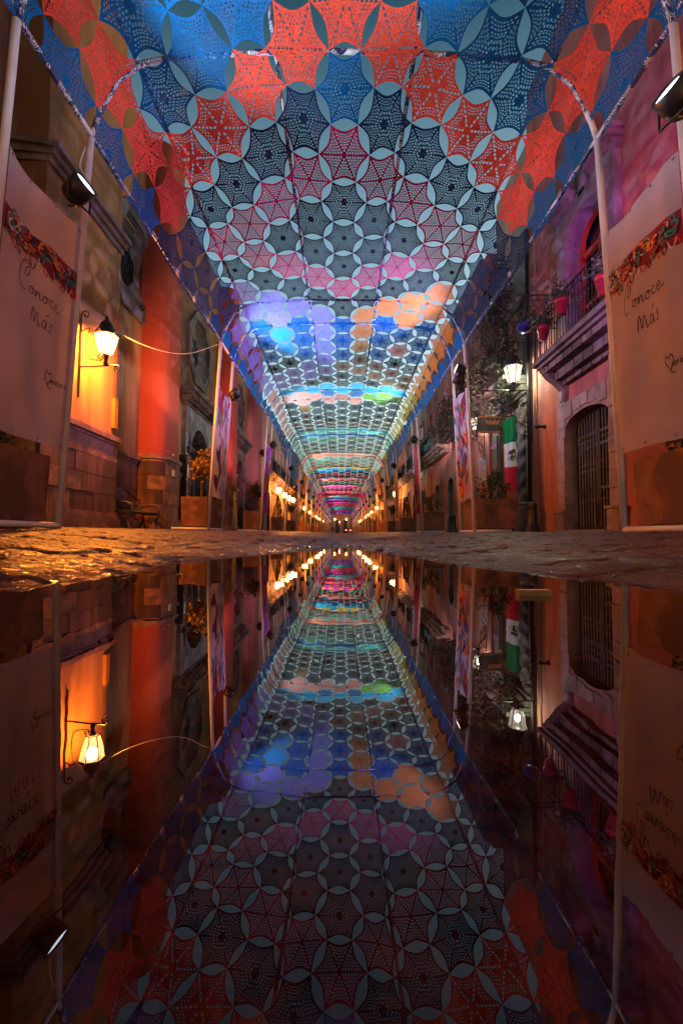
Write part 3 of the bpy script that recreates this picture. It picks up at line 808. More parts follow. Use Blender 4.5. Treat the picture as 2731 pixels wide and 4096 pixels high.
# pediment over the window: hood, two volutes, cartouche
for sd in (-1, 1):
  hd = MB()
  for z0, z1, n_, e in ((7.0, 7.08, .2, .02), (7.08, 7.18, .3, .08), (7.18, 7.26, .38, .14)):
    wbox(hd, 1, XR, min(WC+sd*(WHW+.36+e), WC+sd*.35), max(WC+sd*(WHW+.36+e), WC+sd*.35), -.02, n_, z0, z1)
  hd.build('hood', M['stone'], win)
ct = MB()
for sd in (-1, 1):
    ct.tube(scroll((XR-.2, WC+sd*.3, 7.62), .22, 1.4, ((0, 1, 0), (0, 0, 1)), -pi/2, 24, sd), .07, 6)
    ct.tube(scroll((XR-.2, WC+sd*.2, 8.05), .15, 1.3, ((0, 1, 0), (0, 0, 1)), pi/2, 20, -sd), .055, 6)
    ct.tube(spline([(XR-.12, WC+sd*.55, 7.3), (XR-.16, WC+sd*.42, 7.6), (XR-.16, WC+sd*.2, 7.85), (XR-.12, WC, 8.2)], 6), .07, 6)
ct.lathe((XR+.02, WC, 7.7), [(.2, 0), (.26, .08), (.2, .18), (.08, .26)], 12, (-1, 0, 0))
wbox(ct, 1, XR, WC-.12, WC+.12, 0, .14, 6.9, 7.4)
ct.build('cartouche', M['stone'], win, True)
# drain pipe, quoin strip
tag(MB().tube([(4.68, 11.45, gR(11)), (4.68, 11.45, 8)], .055, 8).build('drain_pipe', M['iron'], pink, True))
wbox(MB(), 1, XR, 11.2, 11.58, -.02, .03, -.1, 11).build('quoin_strip', M['terracotta_wall'], pink)

# ------------------------------------------------------------------ stone-fronted house with the flag door
XD = 5.1
dark = thing('town_house', 'dark grey-green stone house with a deep doorway behind the hanging flag', 'house', (XD, 13.4, 0), 'houses along the covered street')
g0 = gR(13.6)
holes = [(12.35, 14.15, g0-.05, 3.3), (12.55, 14.1, 4.35, 6.8)]
mb = MB(); holed_wall(mb, 1, XD, 11.65, 14.9, -.2, 11.2, holes, .7); mb.build('wall', M['beige'], dark)
for a, b in ((11.72, 12.3), (14.22, 14.86)):
    q = MB(); wbox(q, 1, XD, a, b, -.02, .22, .45, 3.7); wbox(q, 1, XD, a+.1, b-.1, .22, .27, .8, 3.3); q.build('pilaster', M['greygreen'], dark)
    q = MB(); wbox(q, 1, XD, a-.06, b+.06, -.02, .3, -.1, .45); q.build('pilaster_base', M['greygreen'], dark); q = MB(); wbox(q, 1, XD, a-.04, b+.04, -.02, .3, 3.7, 3.88); q.build('pilaster_capital', M['greygreen'], dark)
q = MB(); wbox(q, 1, XD, 11.68, 14.88, -.02, .35, 3.9, 4.12); q.build('lintel', M['greygreen'], dark)
MB().box((XD+.6, 12.35, g0), (XD+.65, 14.15, 3.3)).build('door_leaf', M['dark_wood'], dark)
# twisted column on a pedestal
q = MB(); n1 = 26; nz = 46; base = len(q.v)
for j in range(nz+1):
    z = 1.05+2.5*j/nz; tw = j*.42
    for k in range(n1):
        a = 2*pi*k/n1; r = .115*(1+.2*cos(2*(a-tw)))
        q.v.append((4.76+r*cos(a), 12.15+r*sin(a), z))
for j in range(nz):
    for k in range(n1):
        k2 = (k+1) % n1; q.f.append((j*n1+k, j*n1+k2, (j+1)*n1+k2, (j+1)*n1+k))
q.build('twisted_column', M['stone_dark'], dark, True)
q = MB(); q.box((4.54, 11.93, g0-.1), (4.98, 12.37, .78)); q.box((4.58, 11.97, .78), (4.94, 12.33, .86)); q.lathe((4.76, 12.15, .86), [(.2, 0), (.2, .06), (.16, .1), (.19, .15), (.15, .2)], 16)
q.build('pedestal', M['stone_dark'], dark)
tw = window_unit(dark, 1, XD, 12.6, 14.05, 4.4, 6.75, ('greygreen', 'shutter'))
balcony(dark, 1, XD, 11.8, 14.85, 4.35, .95, False, 'greygreen')
MB().tube([(4.9, 12.62, g0), (4.9, 12.62, 4.0)], .03, 6).build('brass_rod', M['gold'], dark)

# pink house with two arched doors
twin = thing('town_house', 'pink house with two narrow arched doors and a vine-hung balcony', 'house', (XR, 20.5, 0), 'houses along the covered street')
holes = []
for c in (20.1, 22.9): holes.append((c-.56, c+.56, gR(c), 2.75))
for c in (17.8, 21.4, 24.6): holes.append((c-.55, c+.55, 4.3, 6.7))
mb = MB(); holed_wall(mb, 1, XR, 14.95, 26.0, -.2, 9.6, holes, .4); mb.build('wall', M['rose'], twin)
for c in (20.1, 22.9): window_unit(twin, 1, XR, c-.5, c+.5, gR(c), 2.7, ('stone', 'dark_wood'), True, 'door')
for c in (17.8, 21.4, 24.6): window_unit(twin, 1, XR, c-.55, c+.55, 4.3, 6.7, ('stone', 'shutter'))
balcony(twin, 1, XR, 20.3, 25.6, 4.25, .6); balcony(twin, 1, XR, 16.8, 18.9, 4.25, .6)
cn = MB(); wbox(cn, 1, XR, 14.96, 25.99, -.02, .25, 9.1, 9.4); cn.build('cornice', M['stone'], twin)
for c0, c1 in ((15.0, 17.0), (17.0, 19.5), (20.7, 22.3), (23.5, 25.95)):
    wbox(MB(), 1, XR, c0+.01, c1-.01, -.02, .06, -.1, gR(c0)+.8).build('plinth', M['stone'], twin)
pq = wbox(MB(), 1, XR, 15.2, 15.95, 0, .03, 2.0, 2.85).build('plaque', M['plaque'], twin)
q = MB()
for k in range(9):
    zz = 2.74-k*.075; e = random.uniform(0, .2)
    u = 15.88
    while u > 15.3+e:
        l = random.uniform(.04, .13); wbox(q, 1, XR, u-l, u, .03, .034, zz-.012, zz+.012); u -= l+.025
q.build('inscription', M['ink'], pq, kind='stuff')

# ------------------------------------------------------------------ CANOPY
ARC = [(0, 5.64), (.75, 5.63), (1.35, 5.6), (2.0, 5.55), (2.33, 5.47), (2.58, 5.27), (2.72, 5.0), (2.80, 4.8), (2.86, 4.6)]
VAL = [(2.93, 4.2), (2.98, 3.75), (3.0, 3.3)]      # the cloth hangs below the edge pipe further down the street
def section(s):
    a = abs(s); x0, z0 = ARC[0]
    for x1, z1 in ARC[1:]+VAL:
        l = sqrt((x1-x0)**2+(z1-z0)**2)
        if a <= l: f = a/l; x, z = x0+(x1-x0)*f, z0+(z1-z0)*f; break
        a -= l; x0, z0 = x1, z1
    else: x, z = VAL[-1]
    return (x if s >= 0 else -x), z
SMAX = sum(sqrt((b[0]-a[0])**2+(b[1]-a[1])**2) for a, b in zip(ARC, ARC[1:]))
G0, GP, NG = 3.8, 6.85, 19           # first gantry, pitch, count
YC0, RP, CP = 5.375, .92, .545
def canopy_pt(s, y):
    warp = min(1, max(0, (abs(s)-.3)*2))*(1 if abs(s) < 3.0 else 0)
    s += .05*warp*mnoise.noise((s*1.1, y*.9, 7.7)); y += .06*mnoise.noise((s*1.2, y*1.0, 2.2))
    lim = SMAX if y < 20 else SMAX+min(1.22, (y-20)*.13)
    x, z = section(max(-lim, min(lim, s)))
    sag = 0
    if abs(x) < 2.4:
        e = abs(x); sag = .05*sin(pi*min(1, e/.8))**2 if e < .8 else .06*sin(pi*(e-.8)/1.6)**2
        if e < .8: sag = .05*cos(pi*e/1.6)**2
    ph = ((y-G0-.6) % GP)/GP
    sag += (.10 if y < 17 else (.10+.22*min(1, (y-17)/14)))*sin(pi*ph)**2
    return (x, y, z-sag+rise(y)+.028*mnoise.noise((s*2, y*2, 3)))
YA = dict(blue=(.002, .115, .34), navy=(.008, .03, .09), coral=(.84, .085, .05), pink=(.52, .012, .10), dark=(.007, .010, .016), lilac=(.30, .20, .58),
          orange=(.78, .27, .05), teal=(.02, .42, .32), green=(.16, .36, .04), yellow=(.70, .52, .07), cyan=(.03, .38, .66), magenta=(.72, .04, .40),
          red=(.62, .03, .03), brown=(.25, .09, .03), cream=(.72, .62, .50), purple=(.24, .08, .50), grey=(.07, .068, .07), salmon=(.75, .22, .18), dgreen=(.03, .18, .10))
SECT = {2: ('cyan', 'blue', 'salmon', 'dark', 'grey', 'dark', 'brown', 'dark'), 3: ('cyan', 'teal', 'blue', 'dgreen', 'dark', 'grey', 'dgreen', 'green'),
        4: ('blue', 'orange', 'salmon', 'teal', 'brown', 'dark', 'orange', 'brown'), 5: ('red', 'yellow', 'cyan', 'blue', 'red', 'dark', 'brown', 'teal'),
        6: ('cyan', 'blue', 'salmon', 'red', 'teal', 'dark', 'dgreen', 'pink'), 7: ('green', 'yellow', 'magenta', 'pink', 'purple', 'dark', 'red', 'brown'),
        8: ('magenta', 'magenta', 'pink', 'red', 'pink', 'brown', 'dark', 'grey'), 9: ('yellow', 'orange', 'red', 'cyan', 'teal', 'blue', 'dark', 'purple'),
        10: ('blue', 'purple', 'lilac', 'purple', 'brown', 'dark', 'navy', 'purple'), 11: ('cream', 'yellow', 'brown', 'magenta', 'red', 'dark', 'red', 'brown'),
        12: ('pink', 'magenta', 'cream', 'pink', 'red', 'dark', 'brown', 'red'), 13: ('cyan', 'teal', 'cyan', 'teal', 'blue', 'dark', 'teal', 'navy'),
        14: ('cream', 'yellow', 'green', 'teal', 'dark', 'brown', 'dark', 'grey'), 15: ('magenta', 'lilac', 'pink', 'red', 'purple', 'dark', 'dark', 'brown'),
        16: ('cyan', 'blue', 'cyan', 'blue', 'navy', 'dark', 'navy', 'blue'), 17: ('pink', 'magenta', 'lilac', 'pink', 'purple', 'dark', 'brown', 'red'),
        18: ('cream', 'cyan', 'teal', 'cream', 'dark', 'grey', 'teal', 'dark'), 19: ('cream', 'lilac', 'pink', 'cream', 'dark', 'grey', 'pink', 'dark')}
def chart(c, r):
    """yarn and stitch (0 net, 1 rosette, 2 close knit, 3 petals) of column c, row r"""
    a = abs(c)
    if (a == 6 and r < 26) or (a > 6 and r < 26):
        return ('navy' if 1.6 < r < 5.8 else 'blue'), (1 if r < 5 else 4)
    if r < 6.3-a*.12 or (r < 7 and a == 0):
        d = r-a/2
        if a == 5:
            return ('coral', 2) if r < 2.2 else (('navy', 1) if r < 5.6 else (('lilac', 2) if c < 0 else ('orange', 3)))
        if abs(d+1) < .1 or (a == 1 and r < -1): return 'coral', 2
        if d < -1: return 'blue', 1
        if abs(d) < .1: return ('blue', 1) if a == 0 else ('navy', 1)
        if abs(d-1) < .1: return 'pink', 0
        e = r+a/2
        if abs(e-5) < .1: return 'pink', 0
        if abs(e-7) < .3 and a > 0: return ('lilac', 0) if c < 0 else ('orange', 3)
        if e > 7.2: return ('cyan' if c < 0 and a % 2 == 0 else 'blue'), 3
        return 'dark', 1
    if r < 12.3:
        if a == 5: return ('lilac', 2) if c < 0 else ('orange', 3)
        if a == 1 and r < 9.1: return ('lilac', 0) if c < 0 else ('orange', 3)
        if r < 9.2:
            e = r+a/2
            if r < 7.6 and abs(e-8) < .3 and a > 2: return ('lilac', 2) if c < 0 else ('orange', 3)
            if r > 8 and a == 3 and c > 0: return 'salmon', 3
            return ('cyan' if c < 0 and (a % 2) else 'blue'), 3
        d = r-9.5-a/2
        if abs(d) < .6: return ('lilac', 3) if c < 0 else ('brown', 3)
        if abs(d-3) < .4: return ('grey', 0)
        return ('dark', 3 if (int(r*2)+c) % 3 else 1)
    n = int((YC0+RP*r-G0+1.0)//GP); q = (YC0+RP*r-G0+1.0)-n*GP
    pal = SECT.get(n, SECT[19]); k = int(q/GP*8) % 8
    if n == 2:
        if a >= 5: return ('salmon', 2) if c < 0 else ('yellow', 2)
        if k in (1, 2) and a >= 2: return ('salmon', 3) if c < 0 else ('green', 3)
        if k > 2 and a % 3 == 0: return ('brown', 3) if c < 0 else ('grey', 3)
    if n == 3 and a >= 5: return ('dgreen', 2) if c < 0 else ('yellow' if k > 4 else 'teal', 2)
    return pal[k], (3 if (k > 4 and n < 5) else (2 if n < 5 else 4))
canopy = thing('crochet_canopy', 'canopy of many-coloured crochet hexagons stretched over the whole street', 'canopy', (0, 3.8, 4.6))
oc_ = origin(canopy)
def hexagon(c, r, nring, nt_, data):
    rnd = random.Random(int((c+20)*1000+(r+50)*2))
    s0 = c*CP; y0 = YC0+RP*r; sx = CP/1.5; conc = .185+rnd.uniform(-.03, .035)
    if abs(c) == 5: conc += .04
    if abs(c) == 6: conc += .03
    if r > 13: conc *= max(.30, 1-(r-13)/22)
    jx, jy = rnd.uniform(-.02, .02), rnd.uniform(-.03, .03)
    corners = [(sx*cos(pi/3*k), [0, RP/2, RP/2, 0, -RP/2, -RP/2][k]) for k in range(6)]
    yn_, kd_ = chart(c, r); col = YA[yn_]; vr = rnd.uniform(.82, 1.18)
    col = tuple(min(.95, q*vr) for q in col)+(1,)
    V, F, U, Kc = data
    base0 = len(V)
    for k in range(6):
        (ax, ay), (bx, by) = corners[k], corners[(k+1) % 6]
        b = len(V)
        for i in range(nring+1):
            v_ = i/nring
            for j in range(nt_+1):
                t_ = 2*j/nt_-1
                px = ax+(bx-ax)*(t_+1)/2; py = ay+(by-ay)*(t_+1)/2; cc = 1-conc*(1-t_*t_)*(v_)
                px, py = (px*cc*v_+jx*(1-v_), py*cc*v_+jy*(1-v_))
                x, y, z = canopy_pt(s0+px, y0+py)
                V.append((x-oc_.x, y-oc_.y, z-oc_.z)); U.append(((t_+1)/2, v_))
        for i in range(nring):
            for j in range(nt_):
                p0 = b+i*(nt_+1)+j; p1 = p0+nt_+1
                if i == 0: F.append((p0, p1+1, p1))
                else: F.append((p0, p0+1, p1+1, p1))
    Kc += [(col, kd_)]*(len(V)-base0)
def hex_mesh(name, data):
    V, F, U, Kc = data
    me = bpy.data.meshes.new(name); me.from_pydata(V, [], F)
    uvl = me.uv_layers.new(name='stitch'); idx = [0]*len(me.loops); me.loops.foreach_get('vertex_index', idx)
    flat = []
    for i in idx: flat += U[i]
    uvl.data.foreach_set('uv', flat)
    ca = me.attributes.new('yarn', 'FLOAT_COLOR', 'POINT'); flat = []
    for q in Kc: flat += q[0]
    ca.data.foreach_set('color', flat)
    ka = me.attributes.new('stitch_kind', 'FLOAT', 'POINT'); ka.data.foreach_set('value', [float(q[1]) for q in Kc])
    me.polygons.foreach_set('use_smooth', [True]*len(me.polygons)); me.materials.append(M['crochet'])
    o = bpy.data.objects.new(name, me); COL.objects.link(o); o.parent = canopy
    return o
rest = ([], [], [], []); nind = 0
NRWS = int((G0+GP*(NG-1)+1.5-YC0)/RP)
for r in range(-9, NRWS):
    wd = 6 if r < 17 else (7 if r < 23 else 8)
    for c in range(-wd, wd+1):
        rr = r+.5*(c % 2)
        if -2 <= r <= 20 and nind < 300:
            d = ([], [], [], []); hexagon(c, rr, 3, 6, d); hex_mesh('crochet_hexagon', d); nind += 1
        else:
            hexagon(c, rr, 2, 4, rest)
hx = hex_mesh('crochet_hexagons', rest); hx['kind'] = 'stuff'

# ------------------------------------------------------------------ GANTRIES of white pipe
def gantry(label, y0):
    g = thing('pipe_gantry', label, 'gantry', (0, y0, 0), 'pipe gantries carrying the canopy')
    y1 = y0+1.2
    for sd in (-1, 1):
        bx = 3.06*sd
        for y in (y0, y1):
            MB().tube([(bx, y, .185), (2.97*sd, y, 2.4), (2.86*sd, y, 4.6)], .036, 10).build('pole', M['pipe'], g, True)
        q = MB(); z = .215
        q.tube([(bx, y0, z), (bx, y1, z)], .036, 8); q.tube([(bx, y0, z), (bx+.85*sd, y0, z+.012)], .034, 8); q.tube([(bx, y1, z), (bx+.85*sd, y1, z+.012)], .034, 8)
        q.build('base_bar', M['pipe'], g, True)
    for y in (y0, y1):
        pts = [(-x, y, z) for x, z in ARC[::-1]]+[(x, y, z) for x, z in ARC[1:]]
        MB().tube([(x, yy, z+.02) for x, yy, z in pts], .03, 8).build('arch', M['wound'], g, True)
    for x, z in ((-2.86, 4.6), (-2.36, 5.47), (-.8, 5.65), (.8, 5.65), (2.36, 5.47), (2.86, 4.6)):
        MB().tube([(x, y0, z+.03), (x, y0+GP, z+.03+GP*.0070)], .028, 8).build('ridge_pipe', M['wound'], g, True)
    return g
gants = []
for i in range(-1, NG):
    y0 = G0+GP*i
    lab = 'white pipe gantry arched over the street, %s one in view from the puddle' % ORD[i] if i >= 0 else 'white pipe gantry arched over the street beside the camera'
    if i == -1: gants.append(gantry(lab, y0)); KIDS.clear(); continue
    c = copy_tree(gants[0], (0, y0, rise(y0))); c['label'] = lab; gants.append(c)

# ------------------------------------------------------------------ stage lights on the gantry poles
def spot(name, loc, aim, col, power, angle=100, blend=.6, size=.06, parent=None):
    d = bpy.data.lights.new(name, 'SPOT'); d.color = col; d.energy = power*LAMP; d.spot_size = radians(angle); d.spot_blend = blend; d.shadow_soft_size = size
    o = bpy.data.objects.new(name, d); COL.objects.link(o)
    o.rotation_euler = (Vector(aim)-Vector(loc)).to_track_quat('-Z', 'Y').to_euler()
    o.location = Vector(loc)-(origin(parent) if parent else Vector((0, 0, 0)))
    if parent: o.parent = parent
    return o
LENS = {}
def stage_light(label, pos, aim, col, power, cable_from=None, angle=100):
    pos = Vector(pos); ax = (Vector(aim)-pos).normalized()
    t_ = thing('stage_light', label, 'stage light', tuple(pos), 'stage lights on the gantry poles')
    MB().lathe(pos-ax*.16, [(.07, 0), (.11, .03), (.13, .12), (.135, .26), (.12, .265), (.12, .22)], 18, ax).build('housing', M['black_metal'], t_, True)
    key = tuple(round(q, 2) for q in col)
    if key not in LENS: LENS[key] = emit('lit lens', tuple(.4+.6*q for q in col), 2)
    MB().lathe(pos-ax*.16, [(.115, .235), (.116, .242)], 18, ax).build('lens', LENS[key], t_)
    side = 1 if pos.x > 0 else -1
    px = (2.97-.06*(pos.z-2.4))*side
    y = MB(); w = ax.cross(Vector((0, 0, 1))).normalized()
    y.tube([pos+w*.15, pos+w*.15-Vector((0, 0, .16)), pos-w*.15-Vector((0, 0, .16)), pos-w*.15], .012, 6)
    y.tube([pos-Vector((0, 0, .16)), (px, pos.y, pos.z-.18)], .014, 6)
    y.build('yoke', M['iron'], t_)
    spot('lamp_beam', pos+ax*.14, aim, col, power, angle, .5, .07, t_)
    return t_
SPC = [((.62, .82, 1), (.70, .82, 1)), ((.28, .55, 1), (.45, .36, 1)), ((.55, .85, 1), (.6, .9, 1)), ((.5, 1, .9), (.55, .95, 1)), ((1, .9, .8), (.6, .9, 1)),
       ((.6, .95, 1), (1, .95, .8)), ((.7, .9, 1), (.8, 1, .9)), ((1, 1, .75), (1, .7, 1)), ((1, .6, 1), (1, .75, 1)), ((1, .95, .8), (.7, 1, 1)),
       ((.75, .75, 1), (.9, .7, 1)), ((1, .95, .85), (1, .95, .85)), ((1, .75, .95), (1, .8, .95)), ((.6, .95, 1), (.6, 1, .95)), ((1, 1, .85), (1, .9, .9)),
       ((1, .7, 1), (1, .75, 1)), ((.6, .85, 1), (.6, .9, 1)), ((1, .75, 1), (1, .8, 1)), ((1, 1, 1), (1, 1, 1))]
for i in range(NG):
    y = G0+GP*i; zr = rise(y); cl, cr = SPC[i]
    pw = (290, 580, 500)[i] if i < 3 else (230 if i < 7 else 290+10*i)
    yl, yr = y+(.9 if i == 0 else 1.2), y+(-.16 if i == 0 else 0.0)
    for sd, c_, yy, nm in ((-1, cl, yl, 'church side'), (1, cr, yr, 'balcony side')):
        xx = 2.72 if sd > 0 else 2.78
        stage_light('black round stage light on the %s pole of the %s gantry' % (nm, ORD[i]), (sd*xx, yy-.02, 3.75+zr),
                    (-sd*.4, yy-(.75 if i == 0 else .3), 5.65+zr), c_, pw, angle=(86, 108, 100)[i] if i < 3 else 92)

def wash(label, pos, aim, col, power, angle=85):  # extra fixtures added to brighten and colour the facades
    stage_light(label, pos, aim, col, power, angle=angle)
for i, sd, y, aim, col, pw in ((0, 1, 3.85, (4.8, 7.6, 6.1), (.82, .06, .80), 230), (0, 1, 5.0, (4.6, 9.0, 4.9), (.42, .20, 1), 170), (1, -1, 11.9, (-6, 16.5, 7), (1, .55, .35), 230), (1, 1, 11.9, (4.8, 16.5, 6.3), (1, .5, .52), 260), (2, -1, 18.7, (-5.5, 25, 6.2), (1, .25, .55), 420),
                             (2, 1, 18.7, (4.8, 23, 6), (1, .55, .6), 260), (3, -1, 25.5, (-5, 31.5, 6), (.9, .6, .9), 260), (3, 1, 25.5, (4.8, 31, 6), (.75, .65, 1), 260),
                             (4, -1, 32.4, (-5, 38, 6), (.6, .8, 1), 260), (4, 1, 32.4, (4.8, 38, 6), (1, .8, .6), 260)):
    wash('added small wall-washing stage light on the %s %s pole of the %s gantry' % ('church-side' if sd < 0 else 'balcony-side', 'far' if y-(G0+GP*i) > .6 else 'near', ORD[i]),
         (sd*3.22, y, (4.2 if y == 3.85 else 3.4)+rise(y)), aim, col, pw, 60 if i == 0 else 70)
stage_light('added black stage light high inside the near balcony-side pole of the second gantry, aimed across', (2.74, 10.65, 4.05), (-5.4, 9.7, 6.9), (1, .55, .24), 210, angle=44)  # added to throw lace shadows onto the church wall
for sd in (-1, 1):
    stage_light('added pink stage light on the %s pole of the gantry beside the camera' % ('church-side' if sd < 0 else 'balcony-side'), (sd*3.2, -1.9, 3.4), (-sd*3.1, 4.7, 2.0), (1, .40, .70), 26, angle=46)  # added out of view to tint the opposite near banner pink

# ------------------------------------------------------------------ planters and what grows in them
def planter(label, x0, x1, y0, y1, z0, z1):
    t_ = thing('planter', label, 'planter', ((x0+x1)/2, (y0+y1)/2, z0), 'planters weighing down the gantries')
    q = MB(); w = .04; i_ = .02
    q.add([(x0+i_, y0+i_, z0+.05), (x1-i_, y0+i_, z0+.05), (x1-i_, y1-i_, z0+.05), (x0+i_, y1-i_, z0+.05), (x0, y0, z1), (x1, y0, z1), (x1, y1, z1), (x0, y1, z1),
           (x0+w, y0+w, z1), (x1-w, y0+w, z1), (x1-w, y1-w, z1), (x0+w, y1-w, z1), (x0+w, y0+w, z1-.12), (x1-w, y0+w, z1-.12), (x1-w, y1-w, z1-.12), (x0+w, y1-w, z1-.12)],
          [(0, 3, 2, 1), (0, 1, 5, 4), (1, 2, 6, 5), (2, 3, 7, 6), (3, 0, 4, 7), (4, 5, 9, 8), (5, 6, 10, 9), (6, 7, 11, 10), (7, 4, 8, 11), (8, 9, 13, 12), (9, 10, 14, 13), (10, 11, 15, 14), (11, 8, 12, 15)])
    q.build('box', M['planter'], t_)
    MB().box((x0+.08, y0+.08, z0-.01), (x1-.08, y1-.08, z0+.05)).build('foot', M['rubber'], t_)
    MB().box((x0+w, y0+w, z1-.16), (x1-w, y1-w, z1-.08)).build('soil', M['soil'], t_)
    return t_
def leaf_cloud(q, pts, size, rnd):
    for p_ in pts:
        a = Vector((rnd.uniform(-1, 1), rnd.uniform(-1, 1), rnd.uniform(-.8, .8))).normalized(); b = a.cross(Vector((rnd.uniform(-1, 1), rnd.uniform(-1, 1), rnd.uniform(-1, 1)))).normalized()
        s = size*rnd.uniform(.6, 1.4); p_ = Vector(p_)
        q.add([p_-a*s, p_+b*s*.45, p_+a*s, p_-b*s*.45], [(0, 1, 2, 3)])
def bush(label, cat, x, y, z, kind_, hgt, rad, lm, seed, nleaf, lsize):
    rnd = random.Random(seed)
    t_ = thing('topiary_tree' if kind_ == 'ball' else ('conifer' if kind_ == 'cone' else 'shrub'), label, cat, (x, y, z), 'small trees growing in the planters')
    q = MB(); top = hgt-rad
    q.tube(spline([(x, y, z-.1), (x+.02, y-.01, z+hgt*.3), (x-.01, y+.02, z+hgt*.75)], 4), [.035-.002*k for k in range(9)], 7)
    for k in range(6):
        an = rnd.uniform(0, 2*pi); q.tube([(x, y, z+hgt*.4), (x+cos(an)*rad*.5, y+sin(an)*rad*.5, z+hgt*(.55+.06*k)), (x+cos(an)*rad*.8, y+sin(an)*rad*.8, z+hgt*(.6+.06*k))], .008, 4)
    q.build('trunk', M['bark'], t_)
    q = MB(); pts = []
    cl = [Vector((rnd.gauss(0, 1), rnd.gauss(0, 1), rnd.gauss(0, 1))).normalized()*rnd.uniform(.3, .95) for _ in range(26)]
    for _ in range(nleaf):
        if kind_ == 'ball':
            d = cl[rnd.randrange(26)]+Vector((rnd.gauss(0, .2), rnd.gauss(0, .2), rnd.gauss(0, .2)))
            pts.append((x+d.x*rad, y+d.y*rad, z+top+d.z*rad*1.1))
        elif kind_ == 'cone':
            f = rnd.random()**.8; r = rad*(1-f)*(.75+.35*rnd.random())+.02; an = rnd.uniform(0, 2*pi)
            pts.append((x+r*cos(an), y+r*sin(an), z+.1+f*hgt))
        else:
            d = cl[rnd.randrange(26)]; e = Vector((rnd.gauss(0, .16), rnd.gauss(0, .16), rnd.gauss(0, .16)))
            d = d*1.15+e; pts.append((x+d.x*rad, y+d.y*rad, z+top*.9+d.z*rad*.9))
    leaf_cloud(q, pts, lsize, rnd); q.build('crown', M[lm], t_, kind='stuff')
    return t_
for i in range(NG):
    y = G0+GP*i; near = i < 5
    for sd in (-1, 1):
        g_ = ground(sd*3.3, y, False)
        w = .62 if sd < 0 else .8
        if sd > 0 and i == 1: w = 1.0
        h = .78
        side_n = 'church side' if sd < 0 else 'balcony side'
        x0, x1 = (-3.12-w, -3.12) if sd < 0 else (3.12, 3.12+w)
        planter('rust-brown square planter at the %s foot of the %s gantry' % (side_n, ORD[i]), x0, x1, y+.08, y+1.12, g_+.035, g_+h)
        cxx = (x0+x1)/2
        if i == 0: kd_, hg, rd = 'shrub', .5, .35
        else:
            kd_ = ['shrub', 'ball', 'shrub' if sd > 0 else 'ball', 'cone', 'ball', 'ball', 'cone'][i % 7]; hg, rd = {'ball': (1.25, .36), 'cone': (1.15, .3), 'shrub': (.95, .4)}[kd_]
            if i == 1 and sd > 0: kd_, hg, rd = 'shrub', .95, .42
        lm = 'leaf_dry_lit' if (i == 1 and sd < 0) else 'leaf'  # second church-side tree: orange lamplight is put into its leaf colour
        nm = {'ball': 'round clipped tree', 'cone': 'cone-shaped conifer', 'shrub': 'loose leafy shrub'}[kd_]
        bush('%s%s in the %s planter of the %s gantry' % ('lamplight-coloured ' if lm == 'leaf_dry_lit' else 'dark ', nm, side_n, ORD[i]), 'tree' if kd_ != 'shrub' else 'shrub',
             cxx, y+.6, g_+h-.08, kd_, hg, rd, lm, 300+i*2+(sd > 0), (1500 if kd_ == 'ball' else 900) if near else 260, .034 if near else .07)

# ------------------------------------------------------------------ banners between the two poles of a gantry side
def banner_fn(sd, y0, zr, seed, z0=1.03, z1=3.5, twist=0.0):
    rnd = random.Random(seed); ph = [rnd.uniform(0, 6) for _ in range(5)]
    def fn(s, t, off=0):
        """s along the street 0..1, t height 0..1, off towards the street axis"""
        z = z0+(z1-z0)*t+zr
        x = (3.06-.045*z+.03)
        fold = .040*sin(3.2*t+2.2*s+ph[0])+.030*sin(8*t-6*s+ph[1])*(1-t)+.014*sin(13*s+5*t+ph[2])*(1-abs(2*t-1)*.3)+.022*sin(11*(s+t)+ph[3])*max(0, .55-t)+.05*twist*sin(12*s+2*t)
        edge = min(s, 1-s)*8; fold *= min(1, edge)
        z += -.05*sin(pi*s)*(1 if t > .99 else t*.6)
        y = y0+.05+1.1*s+.03*twist*sin(4*t)
        return Vector((sd*(x-fold-.03)-sd*off, y, z))
    return fn
def banner_cloth(t_, fn, mat_, name='cloth', ns=26, nt__=44, c0=0, c1=1):
    q = MB()
    for j in range(nt__+1):
        for i in range(ns+1): q.v.append(tuple(fn(i/ns, c0+(c1-c0)*j/nt__)))
    n1 = ns+1
    for j in range(nt__):
        for i in range(ns): q.f.append((j*n1+i, j*n1+i+1, (j+1)*n1+i+1, (j+1)*n1+i))
    return q.build(name, mat_, t_, True)
def stroke(q, fn, pts, w, sd, off=.004, n=7):
    """ribbon print; pts in banner units (u metres rightwards as read, z metres), read direction set by sd"""
    P = spline([(p_[0], p_[1], 0) for p_ in pts], n); L_ = []
    m_ = len(P)
    for i, p_ in enumerate(P):
        t_ = (P[min(i+1, m_-1)]-P[max(i-1, 0)]); t_.normalize(); nrm = Vector((-t_.y, t_.x, 0)); ww = w*(.55+.45*abs(sin(i*.35)))
        L_.append((p_+nrm*ww, p_-nrm*ww))
    base = len(q.v)
    for a, b in L_:
        for p_ in (a, b):
            s = p_.x/1.1 if sd < 0 else 1-p_.x/1.1
            q.v.append(tuple(fn(s, p_.y/2.47, off)))
    for i in range(m_-1): q.f.append((base+2*i, base+2*i+1, base+2*i+3, base+2*i+2))
